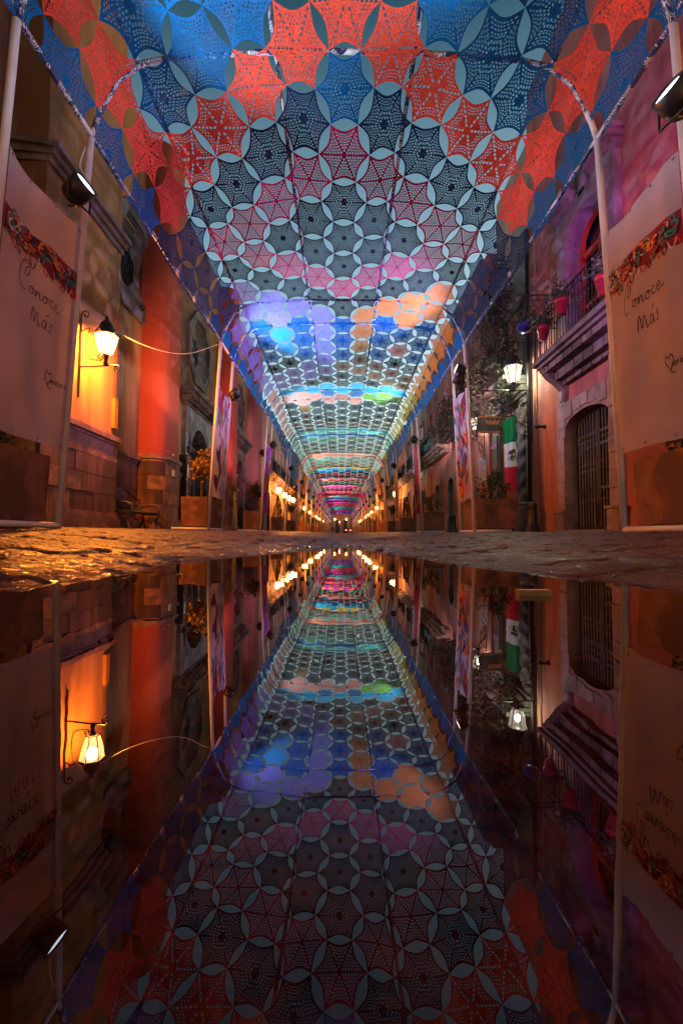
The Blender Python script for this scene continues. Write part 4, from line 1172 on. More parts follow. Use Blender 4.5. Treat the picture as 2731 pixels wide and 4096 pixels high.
def blob(q, fn, cu, cz, ru, rz, ang, sd, off=.003, n=14, point=False):
    base = len(q.v); ring_ = []
    for rr in (0, .5, 1):
        for k in range(n):
            a = 2*pi*k/n; r = rr*(abs(cos(a))**.0 if not point else (1-.0*a))
            px, py = ru*cos(a)*rr, rz*sin(a)*rr
            if point: px *= (1-abs(sin(a))**3*.6)
            u = cu+px*cos(ang)-py*sin(ang); z = cz+px*sin(ang)+py*cos(ang)
            u = min(1.08, max(.02, u)); z = min(2.44, max(.03, z)); s = u/1.1 if sd < 0 else 1-u/1.1
            q.v.append(tuple(fn(s, z/2.47, off)))
    for lay in (0, 1):
        for k in range(n):
            k2 = (k+1) % n; q.f.append((base+lay*n+k, base+lay*n+k2, base+(lay+1)*n+k2, base+(lay+1)*n+k))
CONOCE = [[(.27, 1.0), (.24, .86), (.17, .82), (.20, .96), (.27, 1.06), (.22, 1.12), (.12, 1.02), (.06, .8), (.05, .6), (.10, .5), (.17, .52)],
          [(.31, .70), (.27, .66), (.27, .58), (.31, .56), (.34, .62), (.31, .70), (.38, .66)],
          [(.39, .70), (.38, .56), (.42, .68), (.45, .68), (.45, .57), (.49, .58)],
          [(.55, .70), (.51, .65), (.51, .58), (.55, .56), (.58, .62), (.55, .70), (.61, .66)],
          [(.70, .69), (.66, .71), (.63, .64), (.65, .57), (.72, .58)], [(.74, .63), (.80, .66), (.79, .71), (.75, .68), (.74, .60), (.78, .56), (.88, .60)]]
MAS = [[(.0, .0), (.03, .22), (.06, .24), (.07, .04), (.11, .2), (.14, .2), (.15, .02), (.19, .06)],
       [(.27, .16), (.22, .14), (.22, .04), (.26, .04), (.28, .16), (.28, .04), (.31, .03)], [(.27, .24), (.31, .3)], [(.40, .16), (.36, .15), (.38, .09), (.37, .02), (.33, .02)]]
def conoce_banner(label, sd, gi):
    y0 = G0+GP*gi; zr = rise(y0)
    t_ = thing('banner', label, 'banner', (sd*3.0, y0+.6, 1.0+zr), 'banners strung on the gantry poles')
    fn = banner_fn(sd, y0, zr, 5+sd); banner_cloth(t_, fn, M['banner'])
    q = MB()
    for st in CONOCE: stroke(q, fn, [(.24+.74*a, 1.15+.5*b-.04*a) for a, b in st], .006, sd, .005)
    for st in MAS: stroke(q, fn, [(.46+.8*a, 1.14+.6*b) for a, b in st], .006, sd, .005)
    q.build('lettering', M['ink'], t_, kind='stuff')
    # heart outline and town name
    q = MB(); stroke(q, fn, [(.80, .66), (.77, .72), (.79, .77), (.82, .74), (.85, .77), (.87, .72), (.83, .655), (.80, .64)], .006, sd, .005)
    stroke(q, fn, [(.82, .655), (.83, .61), (.87, .60)], .006, sd, .005)
    # the name in small separate strokes
    def glyph(x, z, segs, h=.05):
        for sg in segs: stroke(q, fn, [(x+a*h, z+b*h) for a, b in sg], .0042, sd, .005, 3)
    G = {'u': [[(.0, 1), (.0, .2), (.3, 0), (.55, .2), (.55, 1)], [(.55, 1), (.55, 0)]], 'e': [[(0, .5), (.55, .5), (.5, .95), (.2, 1), (0, .6), (.1, .1), (.35, 0), (.55, .1)]],
         'r': [[(0, 1), (0, 0)], [(0, .6), (.2, .95), (.4, 1)]], 't': [[(.2, 1.4), (.2, .15), (.4, 0)], [(0, 1), (.45, 1)]],
         'a': [[(.5, .9), (.2, 1), (0, .5), (.2, 0), (.5, .3)], [(.5, 1), (.5, 0)]], 'o': [[(.3, 1), (0, .6), (.1, .1), (.35, 0), (.58, .4), (.5, .9), (.3, 1)]], "'": [[(.2, 1.25), (.4, 1.6)]]}
    x = .845
    for ch in "uere'taro":
        if ch == "'":
            glyph(x-.036, .66, G["'"], .04); continue
        glyph(x, .66, G[ch], .035); x += .029
    q.build('wordmark', M['ink'], t_, kind='stuff')
    # ornamental band: dark red ground with teal and pale interlaced scrolls, scalloped below
    rnd = random.Random(99); bands = {k: MB() for k in ('crimson', 'red', 'teal', 'white', 'dark', 'orange')}
    q = bands['crimson']; base = len(q.v); nn_ = 40
    for i in range(nn_+1):
        u = 1.09*i/nn_; lo = 1.70+.05*abs(sin(u*9))+.05*sin(u*3+1); hi = 1.98-.02*sin(u*7)
        for z in (lo, (lo+hi)/2, hi):
            s = u/1.1 if sd < 0 else 1-u/1.1; q.v.append(tuple(fn(s, z/2.47, .0035)))
    for i in range(nn_):
        for k in range(2): q.f.append((base+3*i+k, base+3*i+k+1, base+3*i+k+4, base+3*i+k+3))
    for k in range(80):
        cu = rnd.uniform(.06, 1.03); cz = rnd.uniform(1.77, 1.94); r = rnd.uniform(.03, .075); a0 = rnd.uniform(0, 6.28)
        key = rnd.choice(['teal', 'teal', 'white', 'dark', 'orange', 'red'])
        pts = [(cu+r*(1-.16*j)*cos(a0+j*.9)*1.2, cz+r*(1-.16*j)*sin(a0+j*.9)) for j in range(6)]
        pts = [(min(1.07, max(.02, a)), min(1.97, max(1.7, b))) for a, b in pts]
        stroke(bands[key], fn, pts, rnd.uniform(.006, .014), sd, .006+.0003*k, 5)
    for k in range(14):
        u = .05+k*.075; stroke(bands[['white', 'red', 'dark'][k % 3]], fn, [(u, 1.78), (u+.03, 1.69+.02*sin(k)), (u+.06, 1.68), (u+.08, 1.74)], .007, sd, .0055, 5)
    for k_, q in bands.items():
        if q.v: q.build('ornament', M['print_'+k_], t_, kind='stuff')
    g_ = MB()
    for s in (.04, .3, .6, .96): g_.lathe(fn(s, .985, .004), [(.014, 0), (.014, .006), (.006, .007)], 8, (-sd, 0, 0)); g_.lathe(fn(s, .018, .004), [(.014, 0), (.014, .006), (.006, .007)], 8, (-sd, 0, 0))
    g_.build('eyelets', M['pipe_dark'], t_, kind='stuff')
    return t_
conoce_banner('white banner lettered Conoce más on the church side of the nearest gantry', -1, 0)
conoce_banner('white banner lettered Conoce más on the balcony side of the nearest gantry', 1, 0)
def splash_banner(label, sd, gi, seed):
    y0 = G0+GP*gi; zr = rise(y0); rnd = random.Random(seed)
    t_ = thing('banner', label, 'banner', (sd*3.0, y0+.6, 1.0+zr), 'banners strung on the gantry poles')
    fn = banner_fn(sd, y0, zr, seed, .98, 3.62, .5 if sd > 0 else .1); banner_cloth(t_, fn, M['banner'])
    keys = ['red', 'crimson', 'teal', 'blue', 'green', 'orange', 'dark', 'pink', 'purple']; B = {k: MB() for k in keys}
    for k in range(100):
        big = k < 22
        key = rnd.choice(['red', 'red', 'crimson', 'green', 'orange', 'teal', 'dark'] if big and sd < 0 else keys)
        cu = rnd.uniform(.05, .45) if (big and sd < 0) else rnd.uniform(.06, 1.04); cz = rnd.uniform(.08, 2.4)
        r = rnd.uniform(.06, .12) if big else rnd.uniform(.022, .05)
        blob(B[key], fn, cu, cz, r, r*rnd.uniform(1.8, 3.4), rnd.uniform(-.7, .7), sd, .003+.0003*k, 12, True)
    for k in range(7):
        u = rnd.uniform(.1, .7); z = rnd.uniform(.2, 2)
        stroke(B[rnd.choice(['dark', 'orange', 'red'])], fn, [(u, z), (u+.06, z+.2), (u+.2, z+.3)], .012, sd, .028)
    for k_, q in B.items():
        if q.v: q.build('print', M['print_'+k_], t_, kind='stuff')
    return t_
splash_banner('white banner splashed with red, green and blue brush marks, church side', -1, 1, 31)
splash_banner('rumpled white banner with small blue and purple brush marks, balcony side', 1, 1, 47)
def plain_banner(label, sd, gi, mm, seed, tw=1.0, marks=()):
    y0 = G0+GP*gi; zr = rise(y0); rnd = random.Random(seed)
    t_ = thing('banner', label, 'banner', (sd*3.0, y0+.6, 1.0+zr), 'banners strung on the gantry poles')
    fn = banner_fn(sd, y0, zr, seed, .95, 3.6, tw); banner_cloth(t_, fn, M[mm])
    for key in marks:
        q = MB()
        for k in range(12): blob(q, fn, rnd.uniform(.05, 1.05), rnd.uniform(.1, 2.3), rnd.uniform(.04, .1), rnd.uniform(.1, .3), rnd.uniform(-.5, .5), sd, .004+.001*k, 12, True)
        q.build('print', M['print_'+key], t_, kind='stuff')
plain_banner('magenta printed banner on the church side of the third gantry', -1, 2, 'banner_magenta', 61, .4, ('purple', 'orange'))
plain_banner('crimson and orange folded banner on the balcony side of the third gantry', 1, 2, 'banner_red', 62, 1.0, ('orange',))
plain_banner('plain orange banner on the balcony side of the fourth gantry', 1, 3, 'banner_orange', 63, .8)
plain_banner('plain orange banner on the balcony side of the fifth gantry', 1, 4, 'banner_orange', 64, .8)

# ------------------------------------------------------------------ street lamps
def point(name, loc, col, power, size, parent):
    d = bpy.data.lights.new(name, 'POINT'); d.color = col; d.energy = power*LAMP; d.shadow_soft_size = size
    o = bpy.data.objects.new(name, d); COL.objects.link(o); o.location = Vector(loc)-origin(parent); o.parent = parent
    return o
SOD = (1, .27, .025)
M['glow_amber'] = emit('amber lit glass', (1, .62, .22), 3.0, .55)
M['glow_white'] = emit('white lit glass', (1, .80, .58), .55, .5)
M['glow_globe'] = emit('lit globe', (1, .60, .20), 3.5)
def lantern(t_, c, scale, glow, n=6):
    c = Vector(c)
    r0_, r1, h = .11*scale, .205*scale, .36*scale
    pane_b = [c+Vector((r0_*cos(2*pi*(k+.5)/n), r0_*sin(2*pi*(k+.5)/n), 0)) for k in range(n)]
    pane_t = [c+Vector((r1*cos(2*pi*(k+.5)/n), r1*sin(2*pi*(k+.5)/n), h)) for k in range(n)]
    fr = MB()
    for k in range(n):
        k2 = (k+1) % n
        MB().poly([pane_b[k], pane_b[k2], pane_t[k2], pane_t[k]]).build('pane', M[glow], t_)
        fr.tube([pane_b[k], pane_t[k]], .008*scale, 5); fr.tube([pane_b[k], pane_b[k2]], .010*scale, 5); fr.tube([pane_t[k], pane_t[k2]], .012*scale, 5)
        fr.tube(scroll(pane_t[k]+Vector((cos(2*pi*(k+.5)/n), sin(2*pi*(k+.5)/n), 1.2))*.035*scale, .04*scale, 1.2, ((cos(2*pi*(k+.5)/n), sin(2*pi*(k+.5)/n), 0), (0, 0, 1)), -pi/2, 12), .006*scale, 4)
    fr.build('lantern_frame', M['iron'], t_)
    MB().lathe(c+Vector((0, 0, h)), [(r1*1.06, 0), (r1*1.0, .03*scale), (r1*.72, .10*scale), (r1*.62, .17*scale), (r1*.5, .22*scale), (r1*.25, .27*scale), (.03*scale, .29*scale), (.035*scale, .33*scale), (.008, .37*scale)], 12).build('lantern_cap', M['iron'], t_, True)
    MB().lathe(c-Vector((0, 0, .2*scale)), [(.035*scale, 0), (.05*scale, .03*scale), (.03*scale, .06*scale), (.04*scale, .1*scale), (.05*scale, .17*scale), (.07*scale, .19*scale)], 12).build('lantern_foot', M['iron'], t_, True)
# amber lamp on the church buttress
LY = 9.2
lamp = thing('wall_lamp', 'amber lit wall lantern on scrolled bracket of the church buttress', 'wall lamp', (-XA, LY, 3.5), 'lanterns on the walls')
lantern(lamp, (-4.80, LY, 3.78), 1.1, 'glow_amber')
q = MB(); q.tube([(-XA+.03, LY, 2.9), (-XA+.03, LY, 4.6)], .018, 6)
q.tube([(-XA+.03, LY, 3.52), (-4.55, LY, 3.56)], .017, 6)
q.tube(scroll((-4.55, LY, 3.49), .08, 1.3, ((1, 0, 0), (0, 0, 1)), pi/2, 18, -1), .014, 6)
q.tube(scroll((-XA+.12, LY, 4.6), .09, 1.2, ((1, 0, 0), (0, 0, 1)), pi, 18, -1), .014, 6)
q.tube(spline([(-XA+.03, LY, 4.25), (-XA+.2, LY, 4.3), (-XA+.14, LY, 3.9), (-XA+.2, LY, 3.7), (-XA+.4, LY, 3.66)], 6), .013, 6)
q.tube(scroll((-XA+.42, LY, 3.72), .07, 1.3, ((1, 0, 0), (0, 0, 1)), -pi/2, 16), .013, 6)
q.build('bracket', M['iron'], lamp)
point('lamp_glow', (-4.80, LY, 4.09), SOD, 1400, .10, lamp)
# white lantern on an ornate openwork bracket at the corner of the pink house
def open_bracket(t_, yb, X0, X1, z1, z0, seed=1):
    q = MB(); pl = ((1, 0, 0), (0, 0, 1)); w = X0-X1
    q.tube([(X0, yb, z0), (X0, yb, z1+.12)], .018, 6); q.tube([(X0, yb, z1), (X1, yb, z1)], .014, 6)
    q.tube(spline([(X0, yb, z0+.35), (X0-w*.3, yb, z0+.55), (X0-w*.75, yb, z1-.12), (X1+.02, yb, z1-.02)], 6), .012, 6)
    q.tube(spline([(X0, yb, z0+.2), (X0-w*.35, yb, z0+.3), (X0-w*.42, yb, z1-.3), (X0-w*.1, yb, z1-.05)], 6), .009, 6)
    rnd = random.Random(seed)
    for fx, fz, r in ((.12, .9, .07), (.2, .75, .09), (.1, .6, .07), (.24, .52, .1), (.1, .42, .06), (.2, .32, .08), (.08, .22, .06), (.16, .12, .06), (.42, .86, .09), (.36, .68, .07), (.62, .9, .06), (.34, .4, .06)):
        q.tube(scroll((X0-w*fx, yb, z0+(z1-z0)*fz), r, 1.5, pl, rnd.uniform(0, 6.28), 20, rnd.choice((-1, 1))), .0085, 5)
    q.tube(scroll((X1-.03, yb, z1-.05), .06, 1.4, pl, pi/2, 16), .01, 5)
    q.build('bracket', M['iron'], t_)
lamp = thing('wall_lamp', 'white lit lantern on an ornate openwork bracket at the pink house corner', 'wall lamp', (XR, 11.3, 3.5), 'lanterns on the walls')
lantern(lamp, (4.24, 11.3, 3.98), 1.12, 'glow_white')
open_bracket(lamp, 11.3, XR-.1, 3.5, 3.78, 2.45)
q = MB(); q.lathe((XR, 10.8, 2.75), [(.05, 0), (.05, .05), (.03, .06), (.035, .16), (.05, .18), (.045, .24), (.01, .26)], 10, (-1, 0, 0)); q.build('insulator', M['iron'], lamp)
point('lamp_glow', (4.24, 11.3, 4.18), (.95, 1, .72), 90, .06, lamp)
lamp = thing('wall_lamp', 'white lit lantern half hidden behind the rumpled banner and signboard', 'wall lamp', (XR, 15.3, 3.5), 'lanterns on the walls')
lantern(lamp, (4.5, 15.3, 3.72), 1.05, 'glow_white'); open_bracket(lamp, 15.3, XR-.05, 4.3, 3.5, 2.7, 4)
point('lamp_glow', (4.5, 15.3, 3.9), (.95, 1, .75), 45, .06, lamp)
lamp = thing('wall_lamp', 'unlit black lantern on the wall beyond the twin arched doors', 'wall lamp', (XR, 26.4, 3.3), 'lanterns on the walls')
lantern(lamp, (4.35, 26.4, 3.0), 1.0, 'paper'); open_bracket(lamp, 26.4, XR, 4.2, 2.75, 2.2, 6)
# amber lamps down the street; two of them stand beside and behind the camera
def far_lamp(label, side, X, y, z, power):
    t_ = thing('street_lamp', label, 'street lamp', (side*(X+.35), y, z-.6), 'amber street lamps along the walls')
    c = (side*X, y, z)
    MB().lathe(c, [(.06, -.16), (.13, -.08), (.19, .06), (.19, .16), (.12, .25), (.05, .29)], 12).build('globe', M['glow_globe'], t_, True)
    q = MB(); q.lathe((c[0], y, z+.29), [(.16, 0), (.1, .07), (.02, .13)], 10); q.lathe((c[0], y, z-.24), [(.03, 0), (.07, .05), (.07, .08)], 8)
    q.tube([(side*(X+.5), y, z-.28), (c[0], y, z-.26)], .02, 6); q.tube([(side*(X+.5), y, z-.7), (side*(X+.5), y, z)], .02, 6)
    q.tube(spline([(side*(X+.5), y, z-.65), (side*(X+.2), y, z-.6), (side*(X+.05), y, z-.3)], 5), .015, 5)
    q.build('bracket', M['iron'], t_)
    point('lamp_glow', (c[0]-side*.3, y, z+.05), SOD, power*(2.3 if y > 5 else 1.5), .12, t_)
LL = [(33, 3.25), (36.5, 3.2), (39.5, 3.2), (43, 3.3), (56, 3.3), (66, 3.3), (80, 3.3), (88, 3.3), (97, 3.4), (114, 3.4)]
for i, (y, z) in enumerate(LL): far_lamp('amber globe street lamp on the church side, %s beyond the church' % ORD[i], -1, 4.5, y, z+rise(y)*.3, 110)
RL = [(37, 3.4), (56, 3.4), (66, 3.4), (75, 3.4), (84, 3.4), (104, 3.4), (113, 3.4)]
for i, (y, z) in enumerate(RL): far_lamp('amber globe street lamp on the balcony side, %s beyond the unlit lantern' % ORD[i], 1, 4.3, y, z+rise(y)*.3, 110)
far_lamp('amber globe street lamp on the pink house wall beside the near banner', 1, 4.3, 1.2, 3.5, 75)
far_lamp('amber globe street lamp on the church wall behind the camera', -1, 4.85, -2.0, 3.5, 55)

# ------------------------------------------------------------------ things on the balcony house
def pot(label, x, y, z, r, mm, seed, hanging=False):
    rnd = random.Random(seed)
    t_ = thing('flower_pot', label, 'flower pot', (x, y, z), 'pots on and by the carved balcony')
    if hanging: MB().lathe((x, y, z), [(.05, 0), (r*.7, .03), (r, .11), (r*1.03, .16), (r*.88, .20), (r*.95, .22)], 16).build('pot', M[mm], t_, True)
    else: MB().lathe((x, y, z), [(r*.62, 0), (r*.9, r*1.7), (r, r*1.7), (r*1.06, r*2.4), (r*.95, r*2.4), (r*.9, r*2.1)], 16).build('pot', M[mm], t_, True)
    q = MB(); h = .20 if hanging else r*2.3
    leaf_cloud(q, [(x+rnd.gauss(0, r*.9), y+rnd.gauss(0, r*.9), z+h+abs(rnd.gauss(.05, .14))) for _ in range(300)], .04, rnd); q.build('plant', M['leaf'], t_, kind='stuff')
    if hanging:
        q = MB()
        for a in (0, 2.1, 4.2): q.tube([(x+r*.8*cos(a), y+r*.8*sin(a), z+.26), (x, y, z+.9)], .006, 4)
        q.build('chain', M['iron'], t_)
pot('red flower pot hung low outside the balcony rail corner', 4.1, 9.25, 4.16, .12, 'red_pot', 1)
pot('red flower pot higher on the balcony rail beside its middle', 4.1, 8.47, 4.32, .125, 'red_pot', 2)
pot('red flower pot beside the near banner edge on the balcony rail', 4.1, 7.08, 3.95, .13, 'red_pot', 3)
pot('round violet glazed pot hanging from an iron bracket past the balcony', 4.12, 10.25, 4.76, .16, 'purple_pot', 4, True)
t_ = thing('plant_bracket', 'flat scrolled iron plant bracket on the pink wall past the balcony', 'bracket', (XR, 10.25, 5.6))
q = MB(); q.tube([(XR, 10.25, 5.65), (3.95, 10.25, 5.65)], .014, 6); q.tube([(XR, 10.25, 5.53), (4.25, 10.25, 5.53)], .01, 6)
for k in range(4): q.tube(scroll((4.62-.17*k, 10.25, 5.59-.03*(k % 2)), .055, 1.3, ((1, 0, 0), (0, 0, 1)), k, 14, 1 if k % 2 else -1), .008, 5)
q.tube(scroll((4.6, 10.25, 5.41), .1, 1.4, ((1, 0, 0), (0, 0, 1)), pi/2, 18), .01, 5); q.build('scrollwork', M['iron'], t_)
def vine(label, y0, y1, zt, drop, n, seed, depth=.75):
    rnd = random.Random(seed)
    t_ = thing('hanging_vine', label, 'vine', (XR, (y0+y1)/2, zt), 'vines hanging over the balconies')
    q = MB(); pts = []; fl = MB()
    ns = int((y1-y0)/.16)
    for k in range(ns):
        y = y0+(y1-y0)*(k+rnd.random())/ns; n0 = rnd.uniform(.1, depth+.15); l = drop*rnd.uniform(.35, 1.05)
        p0 = (XR-n0, y, zt+rnd.uniform(-.1, .35)); p1 = (XR-n0-rnd.uniform(0, .12), y+rnd.gauss(0, .08), zt-l*.5); p2 = (XR-n0-rnd.uniform(0, .1), y+rnd.gauss(0, .14), zt-l)
        st = spline([p0, p1, p2], 5); q.tube(st, .006, 4)
        m_ = int(n/ns)
        for _ in range(m_):
            b = st[rnd.randrange(len(st))]; pts.append((b.x+rnd.gauss(0, .09), b.y+rnd.gauss(0, .09), b.z+rnd.gauss(0, .12)))
    q.build('stem', M['bark'], t_)
    q = MB(); leaf_cloud(q, pts, .05, rnd); q.build('leaves', M['vine'], t_, kind='stuff')
    leaf_cloud(fl, [pts[rnd.randrange(len(pts))] for _ in range(40)], .03, rnd); fl.build('flowers', M['flower'], t_, kind='stuff')
vine('dense grey vine hanging from the balcony above the flag', 11.9, 15.4, 5.2, 1.5, 4200, 11)
vine('dense vine climbing high on the wall above the flag balcony', 12.2, 14.9, 7.6, 2.4, 3600, 12, .3)
vine('trailing vine over the balcony beside the plaque', 15.7, 19.0, 5.2, 1.5, 3000, 13)
vine('sparse vine with red flowers over the balcony of the twin arched doors', 20.4, 25.5, 5.1, 1.5, 2600, 14, .55)
# signboard
t_ = thing('signboard', 'dark wooden signboard with a gilded crown hung on chains', 'sign', (4.2, 12.9, 3.1))
pr = [(3.78, 3.18), (3.82, 3.44), (3.88, 3.5), (4.55, 3.5), (4.62, 3.44), (4.66, 3.18), (4.55, 3.08), (3.9, 3.08)]
q = MB(); n_ = len(pr); q.add([(a, 12.86, b) for a, b in pr]+[(a, 12.93, b) for a, b in pr], [tuple(range(n_)), tuple(range(n_, 2*n_))]+[(i, (i+1) % n_, n_+(i+1) % n_, n_+i) for i in range(n_)])
q.build('board', M['dark_wood'], t_)
q = MB(); cr = [(4.06, 3.3), (4.38, 3.3), (4.42, 3.45), (4.33, 3.38), (4.29, 3.47), (4.22, 3.38), (4.15, 3.47), (4.11, 3.38), (4.02, 3.45)]
n_ = len(cr); q.add([(a, 12.84, b) for a, b in cr]+[(a, 12.865, b) for a, b in cr], [(0, 1, 3, 5, 7), (1, 2, 3), (3, 4, 5), (5, 6, 7), (7, 8, 0)]+[(i, (i+1) % n_, n_+(i+1) % n_, n_+i) for i in range(n_)]); q.build('crown_emblem', M['gold'], t_)
q = MB(); q.box((3.84, 12.845, 3.49), (4.6, 12.94, 3.53)); q.box((3.9, 12.845, 3.07), (4.55, 12.94, 3.1)); q.build('moulding', M['gold'], t_)
q = MB()
for xx in (3.95, 4.5): q.tube([(xx, 12.9, 3.52), (xx, 12.9, 3.95)], .008, 4)
q.tube([(3.8, 12.9, 3.95), (XR, 12.9, 3.95)], .016, 6); q.build('hanger', M['iron'], t_)
# raised letters on the pilaster
fd = bpy.data.curves.new('wall_letters', 'FONT'); fd.body = 'Arte'; fd.size = .3; fd.extrude = .012; fd.align_x = 'CENTER'
_t = bpy.data.objects.new('tmp', fd); COL.objects.link(_t); bpy.context.view_layer.update()
fd_me = bpy.data.meshes.new_from_object(_t.evaluated_get(bpy.context.evaluated_depsgraph_get())); bpy.data.objects.remove(_t)
fo = bpy.data.objects.new('wall_letters', fd_me); fd = fd_me; COL.objects.link(fo); fo.location = (5.1-.285, 14.54, 2.9); fo.rotation_euler = (pi/2, 0, -pi/2); fd.materials.clear(); fd.materials.append(M['lilac_paint'])
tag(fo, 'lilac raised letters on the grey-green stone pilaster behind the flag', 'lettering')
# flag
def flag_pt(s, t):
    """s 0..1 across, t 0..1 downward"""
    x = 4.40+.36*s+.03*sin(9*s+2*t); y = 12.25+.28*(1-s)+.09*sin(8.5*s+1.2*t)*(.4+.6*(1-t))
    z = 3.42-2.02*t-.05*sin(pi*s)*(t)-.08*(1-s)*(1-t)
    w = .5-.09*t*t
    return Vector((x+(0.5-s)*.05*t, y, z))
flag = thing('flag', 'green, white and red flag hanging long beside the dark doorway', 'flag', (4.27, 12.4, 3.4))
def flag_band(name, t0, t1, mm):
    q = MB(); ns, nt__ = 18, 14
    for j in range(nt__+1):
        for i in range(ns+1): q.v.append(tuple(flag_pt(i/ns, t0+(t1-t0)*j/nt__)))
    for j in range(nt__):
        for i in range(ns): q.f.append((j*(ns+1)+i, j*(ns+1)+i+1, (j+1)*(ns+1)+i+1, (j+1)*(ns+1)+i))
    return q.build(name, mm, flag, True)
flag_band('green_band', 0, .338, M['flag_green']); flag_band('white_band', .338, .665, M['flag_white']); flag_band('red_band', .665, 1, M['flag_red'])
def flag_blob(q, cs, ct, rs, rt, off, a0=0, a1=2*pi, inner=0.0, n=16):
    base = len(q.v)
    for k in range(n+1):
        a = a0+(a1-a0)*k/n
        for rr in (inner, 1.0):
            p_ = flag_pt(cs+rs*cos(a)*rr, ct+rt*sin(a)*rr); q.v.append((p_.x-.002, p_.y-off, p_.z))
    for k in range(n): q.f.append((base+2*k, base+2*k+1, base+2*k+3, base+2*k+2))
q = MB(); flag_blob(q, .52, .50, .20, .055, .006); flag_blob(q, .44, .475, .10, .03, .008); flag_blob(q, .60, .46, .10, .028, .009); flag_blob(q, .5, .545, .07, .035, .007); q.build('eagle_emblem', M['brown_print'], flag)
q = MB(); flag_blob(q, .5, .5, .30, .085, .007, .15*pi, .85*pi, .82); q.build('wreath_emblem', M['print_green'], flag)
MB().tube([(4.36, 12.5, 3.42), (5.4, 12.5, 3.55)], .016, 6).build('flag_pole', M['iron'], flag)
# bollards
def bollard(label, x, y):
    g_ = ground(x, y, False)
    t_ = thing('bollard', label, 'bollard', (x, y, g_), 'cast iron bollards along the balcony side')
    MB().lathe((x, y, g_-.02), [(.19, 0), (.19, .05), (.16, .07), (.15, .13), (.115, .16), (.09, .56), (.1, .58), (.1, .62), (.07, .66), (.02, .68)], 14).build('post', M['iron'], t_, True)
bollard('black tapered bollard at the corner of the pink house', 4.15, 10.05); bollard('black tapered bollard before the twin arched doors', 3.95, 16.4)
# bench
t_ = thing('bench', 'black cast iron bench with ornate back against the church wall', 'bench', (-5.35, 12.1, gz(12)))
g_ = gz(12)
bx0 = -5.62
for k in range(5): MB().box((bx0+.07+.09*k, 11.2, g_+.43), (bx0+.145+.09*k, 12.95, g_+.455)).build('seat_slat', M['iron'], t_)
for y in (11.22, 12.93):
    q = MB(); q.tube(spline([(bx0+.5, y, g_), (bx0+.42, y, g_+.2), (bx0+.52, y, g_+.42), (bx0+.5, y, g_+.6), (bx0+.3, y, g_+.66), (bx0+.02, y, g_+.62)], 5), .026, 6)
    q.tube(spline([(bx0-.08, y, g_), (bx0+.06, y, g_+.2), (bx0+.04, y, g_+.45), (bx0-.06, y, g_+.85)], 5), .026, 6); q.tube([(bx0+.04, y, g_+.42), (bx0+.52, y, g_+.42)], .024, 6)
    q.tube(scroll((bx0+.28, y, g_+.22), .12, 1.3, ((1, 0, 0), (0, 0, 1)), 0, 18), .016, 5); q.build('end_frame', M['iron'], t_)
q = MB(); q.tube(spline([(bx0-.05, 11.22, g_+.82), (bx0-.08, 11.6, g_+.9), (bx0-.1, 12.08, g_+1.06), (bx0-.08, 12.55, g_+.9), (bx0-.05, 12.93, g_+.82)], 6), .024, 6)
for k in range(9):
    yy = 11.38+k*.175
    for zz in (.56, .7): q.tube(scroll((bx0-.03, yy, g_+zz), .075, 1.4, ((0, 1, 0), (0, 0, 1)), k, 14, 1 if k % 2 else -1), .013, 5)
q.build('backrest', M['iron'], t_)

# cables
def cable(label, pts, r=.006):
    tag(MB().tube(spline(pts, 8), r, 5).build('cable', M['cable']), label, 'cable')
cable('pale cable sagging from the church lantern to the second gantry', [(-XA+.05, 9.25, 4.72), (-4.4, 9.7, 4.25), (-3.6, 10.2, 4.2), (-2.9, 10.6, 4.6)])
cable('white cable curling from the first gantry pole top to its stage light', [(-2.9, 4.98, 4.5), (-2.95, 4.96, 4.25), (-2.88, 4.98, 4.1), (-2.92, 4.97, 3.95), (-2.85, 4.98, 3.85)], .007)
cable('taut pale wire from the red buttress down to the second gantry pole top', [(-5.29, 13.9, 9.0), (-4.0, 12.2, 6.75), (-2.88, 10.62, 4.66)], .010)
t_ = thing('awning_cloth', 'teal cloth tied to the balcony rail over the twin arched doors', 'cloth', (4.1, 22.6, 4.5))
q = MB()
for i in range(9):
    for zz in (0, .3): q.v.append((4.16-.03*sin(i*1.3), 21.8+.2*i, 4.45+zz+.05*sin(i)))
for i in range(8): q.f.append((2*i, 2*i+1, 2*i+3, 2*i+2))
q.build('cloth', M['teal_cloth'], t_)

# ------------------------------------------------------------------ far end of the street
ye = 150; ge = ground(0, ye, False)
endb = thing('town_house', 'dark building with lit columns closing the far end of the street', 'house', (0, ye, ge))
q = MB(); q.box((-22, ye, ge-.5), (22, ye+8, ge+13)); q.build('wall', M['terracotta_wall'], endb)
for k in range(-4, 5):
    MB().lathe((k*2.6, ye-.5, ge), [(.4, 0), (.4, .3), (.28, .4), (.25, 6), (.4, 6.2), (.4, 6.5)], 12).build('column', M['stone'], endb, True)
    if k < 4: MB().box((k*2.6+.7, ye-.06, ge), (k*2.6+1.9, ye+.05, ge+4.2)).build('door', M['dark_wood'], endb)
MB().box((-12, ye-.9, ge+6.5), (12, ye, ge+7.2)).build('cornice', M['stone'], endb)
for k, x in enumerate((-2.1, 1.6)):
    t_ = thing('wall_lamp', ('small amber lamp on the end building, church side of the signal' if k == 0 else 'small amber lamp on the end building, balcony side of the signal'), 'wall lamp', (x, ye-1.2, ge+4.3), 'lamps on the end building')
    MB().lathe((x, ye-1.2, ge+4.2), [(.1, 0), (.24, .15), (.24, .4), (.1, .55)], 10).build('globe', M['glow_globe'], t_, True)
    MB().tube([(x, ye, ge+4.1), (x, ye-1.2, ge+4.15)], .05, 6).build('bracket', M['iron'], t_)
    point('lamp_glow', (x, ye-1.8, ge+4.4), SOD, 25, .2, t_)
ty = 137; gt_ = ground(-.6, ty, False)
